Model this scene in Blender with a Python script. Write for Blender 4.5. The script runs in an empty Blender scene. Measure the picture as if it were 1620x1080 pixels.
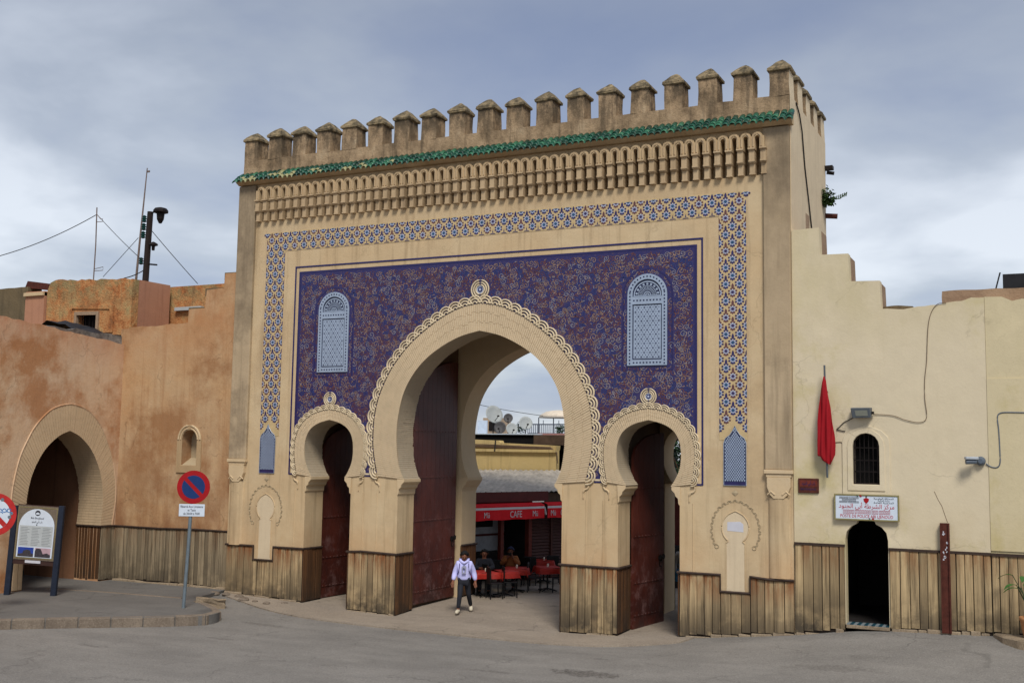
import bpy, bmesh, math, random
from mathutils import Vector, Matrix, noise
from mathutils.geometry import tessellate_polygon
R = math.radians
random.seed(7)
S = bpy.context.scene
C = S.collection

# ------------------------------------------------------------------ camera
CAM = Vector((13.497, -25.904, 4.216))
yaw, pitch, roll = 0.45134, 0.10048, 0.015787
fw = Vector((-math.sin(yaw)*math.cos(pitch), math.cos(yaw)*math.cos(pitch), math.sin(pitch)))
rt = Vector((math.cos(yaw), math.sin(yaw), 0)); up = rt.cross(fw)
r2 = rt*math.cos(roll)+up*math.sin(roll); u2 = -rt*math.sin(roll)+up*math.cos(roll)
cd = bpy.data.cameras.new('camera'); cam = bpy.data.objects.new('camera', cd); C.objects.link(cam)
cd.sensor_width = 36; cd.lens = 1764.6/1620*36; cd.clip_start = .1; cd.clip_end = 4000
cam.matrix_world = Matrix(((r2.x, u2.x, -fw.x, CAM.x), (r2.y, u2.y, -fw.y, CAM.y), (r2.z, u2.z, -fw.z, CAM.z), (0, 0, 0, 1)))
S.camera = cam

# ------------------------------------------------------------------ world: overcast daylight
SUN_EL, SUN_AZ = R(50), R(148)          # azimuth clockwise from +Y
w = bpy.data.worlds.new('World'); S.world = w; w.use_nodes = True
nt = w.node_tree; N = nt.nodes; L = nt.links; N.clear()
def nd(t, **k):
    n = N.new(t)
    for a, b in k.items(): setattr(n, a, b)
    return n
out = nd('ShaderNodeOutputWorld'); bg = nd('ShaderNodeBackground'); bg.inputs[1].default_value = .1
sky = nd('ShaderNodeTexSky', sky_type='NISHITA'); sky.sun_disc = False; sky.sun_elevation = SUN_EL; sky.sun_rotation = SUN_AZ
tc = nd('ShaderNodeTexCoord'); sep = nd('ShaderNodeSeparateXYZ'); L.new(tc.outputs['Generated'], sep.inputs[0])
def math_(op, a, b=None, c=None):
    n = nd('ShaderNodeMath', operation=op)
    for i, v in enumerate((a, b, c)):
        if v is None: continue
        if isinstance(v, (int, float)): n.inputs[i].default_value = v
        else: L.new(v, n.inputs[i])
    return n.outputs[0]
zz = math_('MAXIMUM', sep.outputs[2], 0.0)
den = math_('ADD', zz, .22)
cx = math_('DIVIDE', sep.outputs[0], den); cy = math_('DIVIDE', sep.outputs[1], den)
comb = nd('ShaderNodeCombineXYZ'); L.new(cx, comb.inputs[0]); L.new(cy, comb.inputs[1])
def wnoise(scale, det, off, dist=0.0, rough=.5):
    m = nd('ShaderNodeMapping'); L.new(comb.outputs[0], m.inputs[0]); m.inputs[1].default_value = off
    n = nd('ShaderNodeTexNoise'); L.new(m.outputs[0], n.inputs[0])
    n.inputs['Scale'].default_value = scale; n.inputs['Detail'].default_value = det; n.inputs['Distortion'].default_value = dist
    n.inputs['Roughness'].default_value = rough
    return n.outputs[0]
def ramp_w(v, stops):
    r = nd('ShaderNodeValToRGB'); L.new(v, r.inputs[0])
    e = r.color_ramp.elements
    while len(e) < len(stops): e.new(.5)
    for i, (p, c) in enumerate(stops): e[i].position = p; e[i].color = (*c, 1)
    return r.outputs[0]
def mixw(f, a, b, bt='MIX'):
    m = nd('ShaderNodeMix', data_type='RGBA', blend_type=bt)
    if isinstance(f, (int, float)): m.inputs[0].default_value = f
    else: L.new(f, m.inputs[0])
    for i, v in ((6, a), (7, b)):
        if isinstance(v, tuple): m.inputs[i].default_value = (*v, 1)
        else: L.new(v, m.inputs[i])
    return m.outputs[2]
n1 = wnoise(1.0, 6, (5.3, 3.1, 0), .25, .5)
n2 = wnoise(2.4, 5, (7.3, 2.2, 4), .3, .5)
nn = math_('MULTIPLY_ADD', n2, .26, math_('MULTIPLY', n1, .92))
nn = math_('ADD', nn, -.02)
cl = ramp_w(nn, [(.42, (1.50, 1.80, 2.6)), (.51, (1.85, 2.12, 2.78)), (.58, (2.35, 2.60, 3.08)), (.70, (3.7, 3.95, 4.4))])
# far cloud near the horizon is paler, overhead it is greyer
hz = ramp_w(zz, [(.0, (1.22, 1.20, 1.15)), (.20, (1.12, 1.11, 1.08)), (.38, (.80, .81, .83)), (1.0, (.9, .9, .9))])
cl2 = mixw(1.0, cl, hz, 'MULTIPLY')
col = mixw(.90, sky.outputs[0], cl2)
L.new(col, bg.inputs[0]); L.new(bg.outputs[0], out.inputs[0])

sd = bpy.data.lights.new('sun', 'SUN'); sd.energy = 1.5; sd.angle = R(17); sd.color = (1, .955, .88)
sun = bpy.data.objects.new('sun', sd); C.objects.link(sun)
sdir = Vector((math.sin(SUN_AZ)*math.cos(SUN_EL), math.cos(SUN_AZ)*math.cos(SUN_EL), math.sin(SUN_EL)))
sun.rotation_euler = sdir.to_track_quat('Z', 'Y').to_euler()
vs = S.view_settings; vs.view_transform = 'Standard'; vs.look = 'None'; vs.gamma = 1; vs.use_curve_mapping = False
vs.exposure = .93
S.render.engine = 'CYCLES'; S.cycles.max_bounces = 6; S.cycles.diffuse_bounces = 3

# ------------------------------------------------------------------ materials
MATS = {}
def lin(c): return tuple((x/255/12.92 if x/255 <= .04045 else ((x/255+.055)/1.055)**2.4) for x in c)
class MT:
    """small node-tree builder"""
    def __init__(s, name, rough=.85, metal=0, spec=.3):
        s.m = bpy.data.materials.new(name); s.m.use_nodes = True
        s.t = s.m.node_tree; s.N = s.t.nodes; s.L = s.t.links
        s.b = s.N['Principled BSDF']; s.b.inputs['Roughness'].default_value = rough; s.b.inputs['Metallic'].default_value = metal
        s.b.inputs['Specular IOR Level'].default_value = spec
        g = s.N.new('ShaderNodeNewGeometry'); s.pos = g.outputs['Position']
        s.sep = s.N.new('ShaderNodeSeparateXYZ'); s.L.new(s.pos, s.sep.inputs[0])
        MATS[name] = s.m
    def set(s, i, v):
        if isinstance(v, (int, float)): i.default_value = v
        elif isinstance(v, tuple): i.default_value = (*v, 1) if len(v) == 3 and i.type == 'RGBA' else v
        else: s.L.new(v, i)
    def noise(s, scale, det=5, rough=.55, stretch=(1, 1, 1), off=(0, 0, 0), dist=0, vec=None):
        m = s.N.new('ShaderNodeMapping'); s.L.new(vec or s.pos, m.inputs[0]); m.inputs[3].default_value = stretch; m.inputs[1].default_value = off
        n = s.N.new('ShaderNodeTexNoise'); s.L.new(m.outputs[0], n.inputs[0])
        n.inputs['Scale'].default_value = scale; n.inputs['Detail'].default_value = det; n.inputs['Roughness'].default_value = rough; n.inputs['Distortion'].default_value = dist
        return n.outputs[0]
    def ramp(s, v, *stops):
        r = s.N.new('ShaderNodeValToRGB'); s.L.new(v, r.inputs[0]); e = r.color_ramp.elements
        while len(e) < len(stops): e.new(.5)
        for i, (p, c) in enumerate(stops):
            e[i].position = p; c = (c, c, c) if isinstance(c, (int, float)) else c; e[i].color = (*c, 1)
        return r.outputs[0]
    def mix(s, f, a, b, bt='MIX'):
        m = s.N.new('ShaderNodeMix'); m.data_type = 'RGBA'; m.blend_type = bt
        s.set(m.inputs[0], f); s.set(m.inputs[6], a); s.set(m.inputs[7], b); return m.outputs[2]
    def math(s, op, a, b=0.0, c=None):
        m = s.N.new('ShaderNodeMath'); m.operation = op; s.set(m.inputs[0], a); s.set(m.inputs[1], b)
        if c is not None: s.set(m.inputs[2], c)
        return m.outputs[0]
    def rand(s): return s.N.new('ShaderNodeObjectInfo').outputs['Random']
    def range(s, v, a, b, c=0.0, d=1.0):
        m = s.N.new('ShaderNodeMapRange'); s.set(m.inputs[0], v)
        for i, x in enumerate((a, b, c, d)): m.inputs[i+1].default_value = x
        return m.outputs[0]
    def bump(s, h, strength=.4, dist=.02):
        b = s.N.new('ShaderNodeBump'); b.inputs['Strength'].default_value = strength; b.inputs['Distance'].default_value = dist
        s.L.new(h, b.inputs['Height']); s.L.new(b.outputs[0], s.b.inputs['Normal']); return s
    def color(s, c): s.set(s.b.inputs['Base Color'], c); return s

def plain(name, c, rough=.7, metal=0, var=.12, scale=6, spec=.3, srgb=True, bump=0):
    t = MT(name, rough, metal, spec); c = lin(c) if srgb else c
    a = tuple(x*(1-var) for x in c); b = tuple(min(1, x*(1+var)) for x in c)
    n = t.noise(scale, 6, .6); t.color(t.ramp(n, (.3, a), (.7, b)))
    if bump: t.bump(t.noise(scale*8, 4), bump, .01)
    return t.m

def plaster(name, base, blotch, stain, streak=.35, blot=.5, grime=None, rust=None, bump=.25, topz=None, crack=0):
    """limewashed plaster: broad blotches, vertical runs, patches of dirt and fine relief"""
    t = MT(name, .92, 0, .15)
    c = t.mix(t.math('MULTIPLY', t.ramp(t.noise(.55, 6, .6, dist=.4), (.38, 0), (.66, 1)), blot), base, blotch)
    c = t.mix(t.ramp(t.noise(2.6, 7, .65), (.45, 0), (.8, .30)), c, tuple(x*.80 for x in base))
    c = t.mix(t.ramp(t.noise(1.4, 6, .6, off=(9, 4, 2)), (.52, 0), (.72, .4)), c, tuple(min(1, x*1.18) for x in base))
    runs = t.ramp(t.noise(2.4, 6, .6, stretch=(2.2, 2.2, .14)), (.52, 0), (.78, 1))
    c = t.mix(t.math('MULTIPLY', runs, streak), c, stain)
    if rust:
        z0, col, amt = rust
        m = t.math('MULTIPLY', t.range(t.sep.outputs[2], z0[0], z0[1], 1, 0), t.ramp(t.noise(.9, 7, .65, stretch=(1, 1, .6), off=(5, 5, 1)), (.36, 0), (.58, 1)))
        c = t.mix(t.math('MULTIPLY', m, amt), c, col)
    if topz:
        z0, z1, col, amt = topz
        m = t.math('MULTIPLY', t.range(t.sep.outputs[2], z0, z1, 0, 1), t.ramp(t.noise(1.6, 8, .7, stretch=(1, 1, .5), off=(2, 8, 1)), (.32, .15), (.6, 1)))
        c = t.mix(t.math('MULTIPLY', m, amt), c, col)
    if crack:
        v = t.N.new('ShaderNodeTexVoronoi'); v.feature = 'DISTANCE_TO_EDGE'; v.inputs['Scale'].default_value = .55
        nz = t.N.new('ShaderNodeTexNoise'); nz.inputs['Scale'].default_value = 2.2; nz.inputs['Detail'].default_value = 7; t.L.new(t.pos, nz.inputs[0])
        va = t.N.new('ShaderNodeVectorMath'); va.operation = 'MULTIPLY_ADD'; t.L.new(nz.outputs['Color'], va.inputs[0]); va.inputs[1].default_value = (.9, .9, .9); t.L.new(t.pos, va.inputs[2]); t.L.new(va.outputs[0], v.inputs[0])
        c = t.mix(t.math('MULTIPLY', t.ramp(v.outputs['Distance'], (.003, crack), (.011, 0)), t.ramp(t.noise(.6, 4, off=(3, 3, 9)), (.50, 0), (.58, 1))), c, tuple(x*.35 for x in base))
    if grime:
        m = t.ramp(t.noise(.38, 8, .68, off=grime[2]), (grime[3], 0), (grime[3]+.12, 1))
        c = t.mix(t.math('MULTIPLY', m, grime[1]), c, grime[0])
    c = t.mix(t.ramp(t.noise(38, 3, .6), (.30, .22), (.42, 0)), c, tuple(x*.55 for x in base))
    t.color(c)
    h = t.math('ADD', t.math('MULTIPLY', t.noise(1.3, 4), 1.6), t.math('MULTIPLY', t.noise(16, 6, .65), .35))
    t.bump(h, bump, .05)
    return t.m
GATE = (.555, .405, .235); GST = (.20, .135, .075)
plaster('gate_plaster', GATE, (.62, .49, .31), GST, .60, .8, topz=(10.0, 13.0, (.36, .24, .125), .7), rust=((1.4, 2.5), (.50, .27, .12), .45), crack=.22, grime=((.44, .32, .19), .55, (2, 5, 5), .54))
plaster('gate_plaster_smooth', (.60, .45, .27), (.62, .50, .34), (.40, .28, .16), .2, .5)
t = MT('weathered_plaster', .93, 0, .12)
c = t.ramp(t.noise(1.6, 8, .72, stretch=(1, 1, .7)), (.34, (.17, .118, .07)), (.47, (.32, .225, .135)), (.58, (.43, .305, .185)), (.72, (.52, .40, .26)))
c = t.mix(t.math('MULTIPLY', t.range(t.sep.outputs[2], 12.6, 13.4, .15, .95), t.ramp(t.noise(3.2, 8, .75, stretch=(1, 1, .45), off=(3, 1, 9)), (.42, 0), (.56, 1))), c, (.07, .055, .038))
c = t.mix(t.ramp(t.noise(2.2, 6, .6, stretch=(2.4, 2.4, .18), off=(6, 6, 6)), (.54, 0), (.66, .6)), c, (.09, .068, .045))
t.color(c).bump(t.math('ADD', t.noise(3, 5), t.noise(14, 6, .7)), .8, .03)
plaster('pilaster_plaster', (.50, .385, .25), (.38, .285, .175), (.15, .115, .075), .6, .7, grime=((.14, .105, .07), .55, (7, 2, 1), .50), topz=(7.0, 12.4, (.17, .13, .085), .9), rust=((1.4, 3.2), (.50, .24, .10), .5))
plaster('pale_plaster', (.66, .54, .37), (.60, .47, .32), (.33, .25, .16), .35, .5)
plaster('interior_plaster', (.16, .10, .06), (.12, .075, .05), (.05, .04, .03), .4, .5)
plaster('orange_plaster', (.50, .305, .155), (.53, .385, .235), (.32, .15, .06), .5, .8, grime=((.28, .125, .05), .7, (1.5, 0, 3.3), .50), rust=((1.2, 6.2), (.26, .12, .055), 1.0), topz=(6.3, 8.1, (.40, .17, .07), .6), bump=.4, crack=.45)
plaster('orange_plaster_left', (.60, .405, .25), (.61, .44, .30), (.46, .24, .11), .35, .75, grime=((.36, .14, .045), .75, (3.0, 4.0, 1.3), .52), rust=((.2, 3.0), (.46, .20, .07), .6), topz=(6.6, 7.9, (.44, .155, .065), .75), bump=.4, crack=.35)
t = MT('roof_house_plaster', .95, 0, .1)
c = t.ramp(t.noise(1.5, 9, .78), (.36, (.20, .085, .04)), (.45, (.46, .17, .06)), (.53, (.55, .27, .11)), (.64, (.44, .31, .14)))
c = t.mix(t.math('MULTIPLY', t.range(t.sep.outputs[2], 8.6, 10.0, .1, 1), t.ramp(t.noise(2.4, 8, .75, off=(4, 4, 4)), (.42, 0), (.56, .9))), c, (.27, .225, .11))
c = t.mix(t.ramp(t.noise(3, 7, .7, stretch=(2.2, 2.2, .25)), (.55, 0), (.68, .5)), c, (.16, .09, .05))
t.color(c).bump(t.math('ADD', t.noise(3, 5), t.noise(14, 6, .7)), .9, .05)
plaster('pink_plaster', (.46, .23, .14), (.40, .20, .13), (.22, .10, .06), .5, .6)
plaster('brown_concrete', (.17, .125, .07), (.12, .095, .06), (.04, .035, .025), .6, .7, bump=.5)
plaster('yellow_wall_paint', (.65, .555, .39), (.66, .57, .41), (.50, .41, .22), .12, .45, grime=((.50, .42, .19), .6, (4, 1, 2), .56), bump=.22, crack=.3, topz=(6.6, 7.8, (.47, .40, .20), .35), rust=((2.2, 3.4), (.50, .38, .19), .4))
plaster('yellow_wall_paint_far', (.60, .51, .325), (.61, .52, .34), (.46, .38, .18), .12, .45, grime=((.46, .38, .15), .65, (1, 1, 5), .53), bump=.22, crack=.3, rust=((2.2, 3.2), (.46, .36, .16), .5))
plaster('parapet_yellow', (.62, .46, .20), (.60, .47, .24), (.20, .13, .06), .6, .5, bump=.3)
plaster('rubble_stone', (.30, .20, .13), (.42, .30, .20), (.12, .09, .06), .4, .8, bump=.9)

plaster('frieze_plaster', (.52, .385, .235), (.42, .30, .175), (.16, .11, .065), .6, .9); plaster('scallop_plaster', (.66, .545, .37), (.64, .52, .36), (.32, .25, .16), .25, .5, bump=.1)
def brick(name, base):
    t = MT(name, .92, 0, .12)
    c = t.mix(t.ramp(t.noise(9, 4, .6), (.35, 0), (.7, .5)), base, tuple(x*.78 for x in base))
    c = t.mix(t.ramp(t.noise(.9, 6, .6), (.42, 0), (.7, .6)), c, tuple(min(1, x*1.14) for x in base))
    t.color(c).bump(t.noise(30, 5, .6), .35, .01); return t.m
plaster('niche_relief', (.44, .35, .22), (.40, .31, .2), (.2, .15, .1), .3, .5)
brick('arch_brick', (.62, .485, .315)); plaster('orange_trim', (.46, .33, .19), (.42, .28, .15), (.22, .14, .08), .4, .6); brick('arch_brick_left', (.54, .395, .245)); brick('arch_mortar', (.56, .43, .28)); brick('arch_mortar_left', (.46, .33, .20)); brick('intrados_brick', (.50, .41, .29))

# dado boards: per-board tone, stretched grain, dirt near the ground, rusty runs under the ledge
def board(name, base, dark, rust, z0, z1, low=.6, hi=.6, dirt=(.06, .048, .034)):
    t = MT(name, .8, 0, .2)
    g = t.noise(3.2, 8, .68, stretch=(4, 4, .16))
    c = t.ramp(g, (.33, dark), (.42, tuple(x*.62 for x in base)), (.52, base), (.70, tuple(min(1, x*1.35) for x in base)))
    r = t.rand()
    c = t.mix(t.ramp(r, (0, .0), (.45, .15), (.7, .55), (1, .9)), c, t.mix(t.noise(5, 5, .6, stretch=(5, 5, .3), off=(3, 3, 3)), dark, tuple(x*.62 for x in base)))
    m = t.math('MULTIPLY', t.range(t.sep.outputs[2], z0+.1, z0+1.15, 1, 0), t.ramp(t.noise(1.5, 7, .68, off=(1, 7, 0)), (.40, .15), (.54, 1)))
    c = t.mix(t.math('MULTIPLY', m, low), c, dirt)
    m = t.math('MULTIPLY', t.range(t.sep.outputs[2], z1-.7, z1, 0, 1), t.ramp(t.noise(2.4, 6, .7, stretch=(2.5, 2.5, .5), off=(4, 2, 0)), (.40, 0), (.6, 1)))
    c = t.mix(t.math('MULTIPLY', m, hi), c, rust)
    t.color(c).bump(g, .5, .012); return t.m
WB = (.43, .315, .175)
board('dado_wood', WB, (.085, .058, .034), (.22, .07, .02), -.1, 1.5, .95, .95)
board('dado_wood_right', (.45, .33, .18), (.13, .092, .052), (.22, .08, .025), .35, 2.3, .95, .7)
board('dado_wood_left', (.30, .235, .15), (.10, .078, .05), (.17, .062, .02), .1, 1.8, .7, .5)
board('dado_wood_shade', (.125, .058, .024), (.045, .025, .014), (.12, .042, .014), -.1, 1.5, .8, .4, (.03, .022, .016))  # shaded copy of the dado wood, the shade put into the colour
plain('trim_brown', (60, 46, 38), .7, var=.3, scale=8)
plain('trim_red_brown', (72, 36, 28), .65, var=.25, scale=8)
t = MT('door_red', .5, 0, .35)
c = t.ramp(t.noise(1.2, 7, .65), (.3, lin((64, 26, 19))), (.7, lin((92, 42, 31))))
c = t.mix(t.math('MULTIPLY', t.range(t.sep.outputs[2], 0, 1.7, 1, 0), t.ramp(t.noise(1.8, 6, .7), (.4, 0), (.6, .8))), c, lin((48, 30, 28)))
c = t.mix(t.math('MULTIPLY', t.range(t.sep.outputs[2], 2.9, 1.2, 0, .55), t.ramp(t.noise(2.6, 8, .75, off=(3, 1, 5)), (.52, 0), (.72, 1))), c, lin((140, 110, 108)))
t.color(c).bump(t.noise(3, 6, .6, stretch=(4, 4, .3)), .3, .01)
plain('iron_dark', (38, 32, 30), .6, .6, .2, 10)
plain('rust_iron', (84, 42, 32), .7, .2, .35, 9, bump=.2)
# tilework
def glaze(name, c, var=.2, rough=.32): return plain(name, c, rough, 0, var, 5, .45)

t = MT('zellige_blue', .35, 0, .45); n_ = t.noise(24, 4, .75, dist=1.8); c = t.ramp(n_, (.42, lin((34, 34, 88))), (.55, lin((48, 44, 98))), (.61, lin((70, 54, 78))), (.68, lin((124, 98, 86))))
t.color(t.mix(t.ramp(t.noise(.5, 4), (.4, 0), (.7, .08)), c, lin((66, 44, 66)))); glaze('zellige_deep', (40, 36, 84), .25); glaze('zellige_line', (34, 30, 84), .15)
glaze('scroll_tan', (142, 116, 98), .3); glaze('scroll_rust', (104, 62, 56), .3); glaze('scroll_blue', (46, 60, 116), .3); glaze('scroll_pale', (132, 128, 138), .2)
glaze('flower_blue', (44, 38, 88), .25); glaze('flower_white', (170, 180, 202), .08); glaze('flower_teal', (32, 78, 112), .2); glaze('flower_brown', (96, 60, 62), .2)
glaze('band_ochre', (192, 168, 124), .14, .6); glaze('lattice_white', (150, 164, 184), .1); glaze('lattice_navy', (28, 34, 70), .15); glaze('diamond_ochre', (186, 158, 110), .1)
glaze('lattice_grey', (150, 164, 186), .1)
t = MT('tile_green', .42, 0, .4)
r = t.rand(); g = t.noise(7, 4)
c = t.ramp(r, (0, lin((10, 46, 36))), (.45, lin((18, 74, 58))), (.8, lin((30, 94, 72))), (.9, lin((52, 112, 82))))
t.color(t.mix(t.ramp(g, (.4, 0), (.7, .5)), c, lin((20, 58, 40)))).bump(g, .3, .01)
plain('tile_cream', (150, 146, 104), .5, 0, .2, 8)
plain('clay_edge', (92, 78, 60), .85, 0, .3, 9)
# ground
def ground(name, a, b, cdk, crack=.5, bumps=.35, sc=1.0, patches=()):
    t = MT(name, .9, 0, .25)
    c = t.ramp(t.noise(.35*sc, 7, .6, stretch=(1, 1.6, 1)), (.33, a), (.68, b))
    c = t.mix(t.ramp(t.noise(2.0, 8, .7), (.5, 0), (.75, .45)), c, cdk)
    c = t.mix(t.ramp(t.noise(24, 4, .75), (.36, .55), (.5, 0)), c, tuple(x*.6 for x in a))
    c = t.mix(t.ramp(t.noise(30, 4, .75, off=(4, 4, 4)), (.52, 0), (.66, .5)), c, tuple(min(1, x*1.5) for x in b))
    v = t.N.new('ShaderNodeTexVoronoi'); v.feature = 'DISTANCE_TO_EDGE'; v.inputs['Scale'].default_value = .42
    m = t.N.new('ShaderNodeMapping'); nz = t.N.new('ShaderNodeTexNoise'); nz.inputs['Scale'].default_value = 1.4; nz.inputs['Detail'].default_value = 6
    t.L.new(t.pos, nz.inputs[0]); va = t.N.new('ShaderNodeVectorMath'); va.operation = 'MULTIPLY_ADD'; t.L.new(nz.outputs['Color'], va.inputs[0]); va.inputs[1].default_value = (1.3, 1.3, 0); t.L.new(t.pos, va.inputs[2])
    t.L.new(va.outputs[0], v.inputs[0])
    ck = t.ramp(v.outputs['Distance'], (.004, 1), (.012, 0))
    ck = t.math('MULTIPLY', ck, t.ramp(t.noise(.5, 4, off=(8, 8, 0)), (.48, 0), (.56, crack)))
    c = t.mix(ck, c, tuple(x*.35 for x in a))
    st = t.ramp(t.noise(.55*sc, 7, .7, stretch=(.35, 2.2, 1), off=(2, 9, 0)), (.46, 0), (.66, .28)); c = t.mix(st, c, tuple(x*.74 for x in a))
    st = t.ramp(t.noise(.8*sc, 8, .72, stretch=(.5, 1.6, 1), off=(12, 3, 0)), (.50, 0), (.70, .28)); c = t.mix(st, c, tuple(min(1, x*1.18) for x in b))
    for (qx, qy, rx, ry, am) in patches:
        dx = t.math('MULTIPLY', t.math('ADD', t.sep.outputs[0], -qx), 1/rx); dy = t.math('MULTIPLY', t.math('ADD', t.sep.outputs[1], -qy), 1/ry)
        dd = t.math('ADD', t.math('MULTIPLY', dx, dx), t.math('MULTIPLY', dy, dy)); dd = t.math('ADD', dd, t.math('MULTIPLY', t.math('ADD', t.noise(3.5, 6, .75), -.5), 5.0))
        c = t.mix(t.ramp(dd, (.35, am), (1.0, 0)), c, t.ramp(t.noise(14, 5, .8), (.4, (.05, .045, .04)), (.62, (.20, .18, .16))))
    t.color(c).bump(t.math('ADD', t.noise(45, 4, .7), t.math('MULTIPLY', t.noise(1.5, 5), 2)), bumps, .012)
    return t.m
ground('asphalt', (.175, .163, .148), (.245, .228, .205), (.125, .113, .10), .35, patches=((5.05, -4.9, .75, .38, .85), (3.3, -5.6, .5, .12, .5), (-3.9, -5.3, .5, .10, .6), (-4.2, -3.2, .8, .14, .5), (-5.4, -7.6, .4, .08, .5), (9.5, -3.0, .9, .25, .4)))
ground('asphalt_pavement', (.125, .118, .110), (.165, .155, .142), (.085, .08, .075), .4)
ground('threshold_concrete', (.25, .205, .16), (.33, .275, .215), (.16, .13, .105), .5, .5)
ground('kerb_concrete', (.16, .125, .095), (.26, .21, .16), (.07, .055, .045), 0, .8, 3)
ground('rubble_kerb', (.22, .165, .11), (.34, .265, .18), (.09, .07, .05), 0, .9, 5)
t = MT('patch_asphalt', .9); t.color(t.ramp(t.noise(6, 5), (.3, (.075, .068, .06)), (.7, (.17, .155, .14)))).bump(t.noise(40, 4), .5, .02)

# misc
plain('black_void', (9, 8, 9), .9, var=.1); plain('dark_room', (34, 30, 29), .9, var=.2)
plain('flag_red', (150, 10, 24), .8, var=.08); plain('sign_red', (158, 16, 22), .4, var=.1); plain('sign_red_faded', (178, 40, 38), .5, var=.18)
plain('sign_blue', (24, 52, 104), .4, var=.08); plain('sign_white', (204, 214, 226), .45, var=.04); plain('print_dark', (52, 52, 60), .6)
plain('print_red', (176, 34, 52), .5); plain('print_blue', (38, 112, 176), .5); plain('galvanised', (118, 130, 138), .5, .4, .15, 6)
plain('navy_paint', (32, 40, 56), .55, .1, .2); plain('board_frame_brown', (58, 38, 34), .6); plain('zellige_frame', (110, 98, 84), .6, var=.3, scale=40)
plain('paper_grey', (176, 182, 184), .7, var=.07, scale=5); plain('photo_blue', (40, 66, 150), .5, var=.2); plain('photo_dark', (60, 56, 62), .6, var=.4, scale=18); plain('photo_pink', (178, 150, 160), .6)
plain('brass', (150, 140, 96), .5, .5); plain('green_mark', (36, 70, 60), .6)
plain('wood_grey', (96, 76, 60), .85, var=.3, scale=10, bump=.4); plain('wood_dark_pole', (38, 28, 25), .85, var=.2); plain('rust_pole', (120, 104, 96), .7, .2, .25)
plain('gap_dark', (34, 26, 20), .9); plain('cable_dark', (48, 44, 42), .8); plain('cable_brown', (104, 84, 66), .85); plain('insulator_green', (30, 66, 62), .3); plain('lamp_grey', (92, 98, 104), .5, .3); plain('lamp_glass', (120, 122, 112), .2, 0, .1)
plain('camera_white', (170, 176, 182), .4); plain('camera_grey', (90, 100, 112), .45)
plain('awning_red', (228, 22, 34), .7, var=.06); plain('awning_white', (222, 218, 220), .7, var=.04); plain('shop_brown_red', (86, 30, 26), .6, var=.2); plain('shutter_brown', (74, 44, 38), .55, .2, .15)
plain('shop_wall_grey', (176, 178, 182), .9, var=.15); plain('shop_wood', (104, 42, 30), .6, var=.25, scale=10)
plain('cloth_red', (164, 40, 30), .55, var=.18, scale=12); plain('chair_black', (20, 19, 20), .55); plain('tin_roof', (186, 178, 166), .7, 0, .3, 3); plain('dish_white', (158, 162, 160), .6, .1, .08); plain('dish_dark', (82, 80, 80), .6, .3, .3)
plain('pale_sheet', (196, 208, 222), .7); plain('railing_grey', (70, 76, 90), .6, .3); plain('far_wall_rose', (176, 132, 128), .9); plain('far_wall_tan', (170, 146, 120), .9); plain('brown_beam', (78, 62, 50), .9, var=.3, scale=5); plain('canvas_cream', (214, 200, 180), .85)
plain('skin', (122, 78, 58), .6, var=.08); plain('hair_black', (14, 12, 12), .75); plain('hoodie_lilac', (196, 196, 246), .85, var=.06, scale=5, bump=.2); plain('trousers_dark', (34, 36, 44), .85); plain('shoe_cream', (200, 190, 168), .7); plain('chest_grey', (146, 148, 166), .8, var=.3, scale=30); plain('strap_purple', (54, 34, 92), .7)
plain('jacket_brown', (138, 84, 44), .85); plain('shirt_grey', (150, 150, 150), .8); plain('cap_navy', (28, 34, 60), .8); plain('bag_blue', (64, 148, 206), .6); plain('glass_jar', (214, 206, 190), .3)
plain('paper_line', (120, 124, 128), .8); plain('pot_clay', (176, 124, 82), .8, var=.15); plain('leaf_green', (52, 92, 40), .5, var=.35, scale=6); plain('leaf_mid', (58, 84, 40), .6, var=.4, scale=9); plain('leaf_dark', (36, 62, 34), .6, var=.4, scale=3); plain('bark', (82, 64, 48), .9); plain('straw', (142, 112, 60), .9)
plain('sill_tile_white', (120, 130, 134), .5); plain('sill_tile_teal', (30, 66, 78), .4)
plain('paper_white', (196, 196, 204), .8, var=.05); plain('bike_black', (18, 18, 20), .4); plain('bike_red', (120, 24, 26), .4); plain('chrome', (150, 152, 156), .25, .9)
plain('tarp_black', (24, 24, 28), .6, var=.3); plain('tarp_pale', (110, 104, 98), .9, var=.5, scale=7); plain('moss', (118, 110, 62), .95, var=.3)

plaster('recess_plaster', (.22, .11, .06), (.16, .075, .04), (.06, .035, .025), .5, .6)
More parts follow.
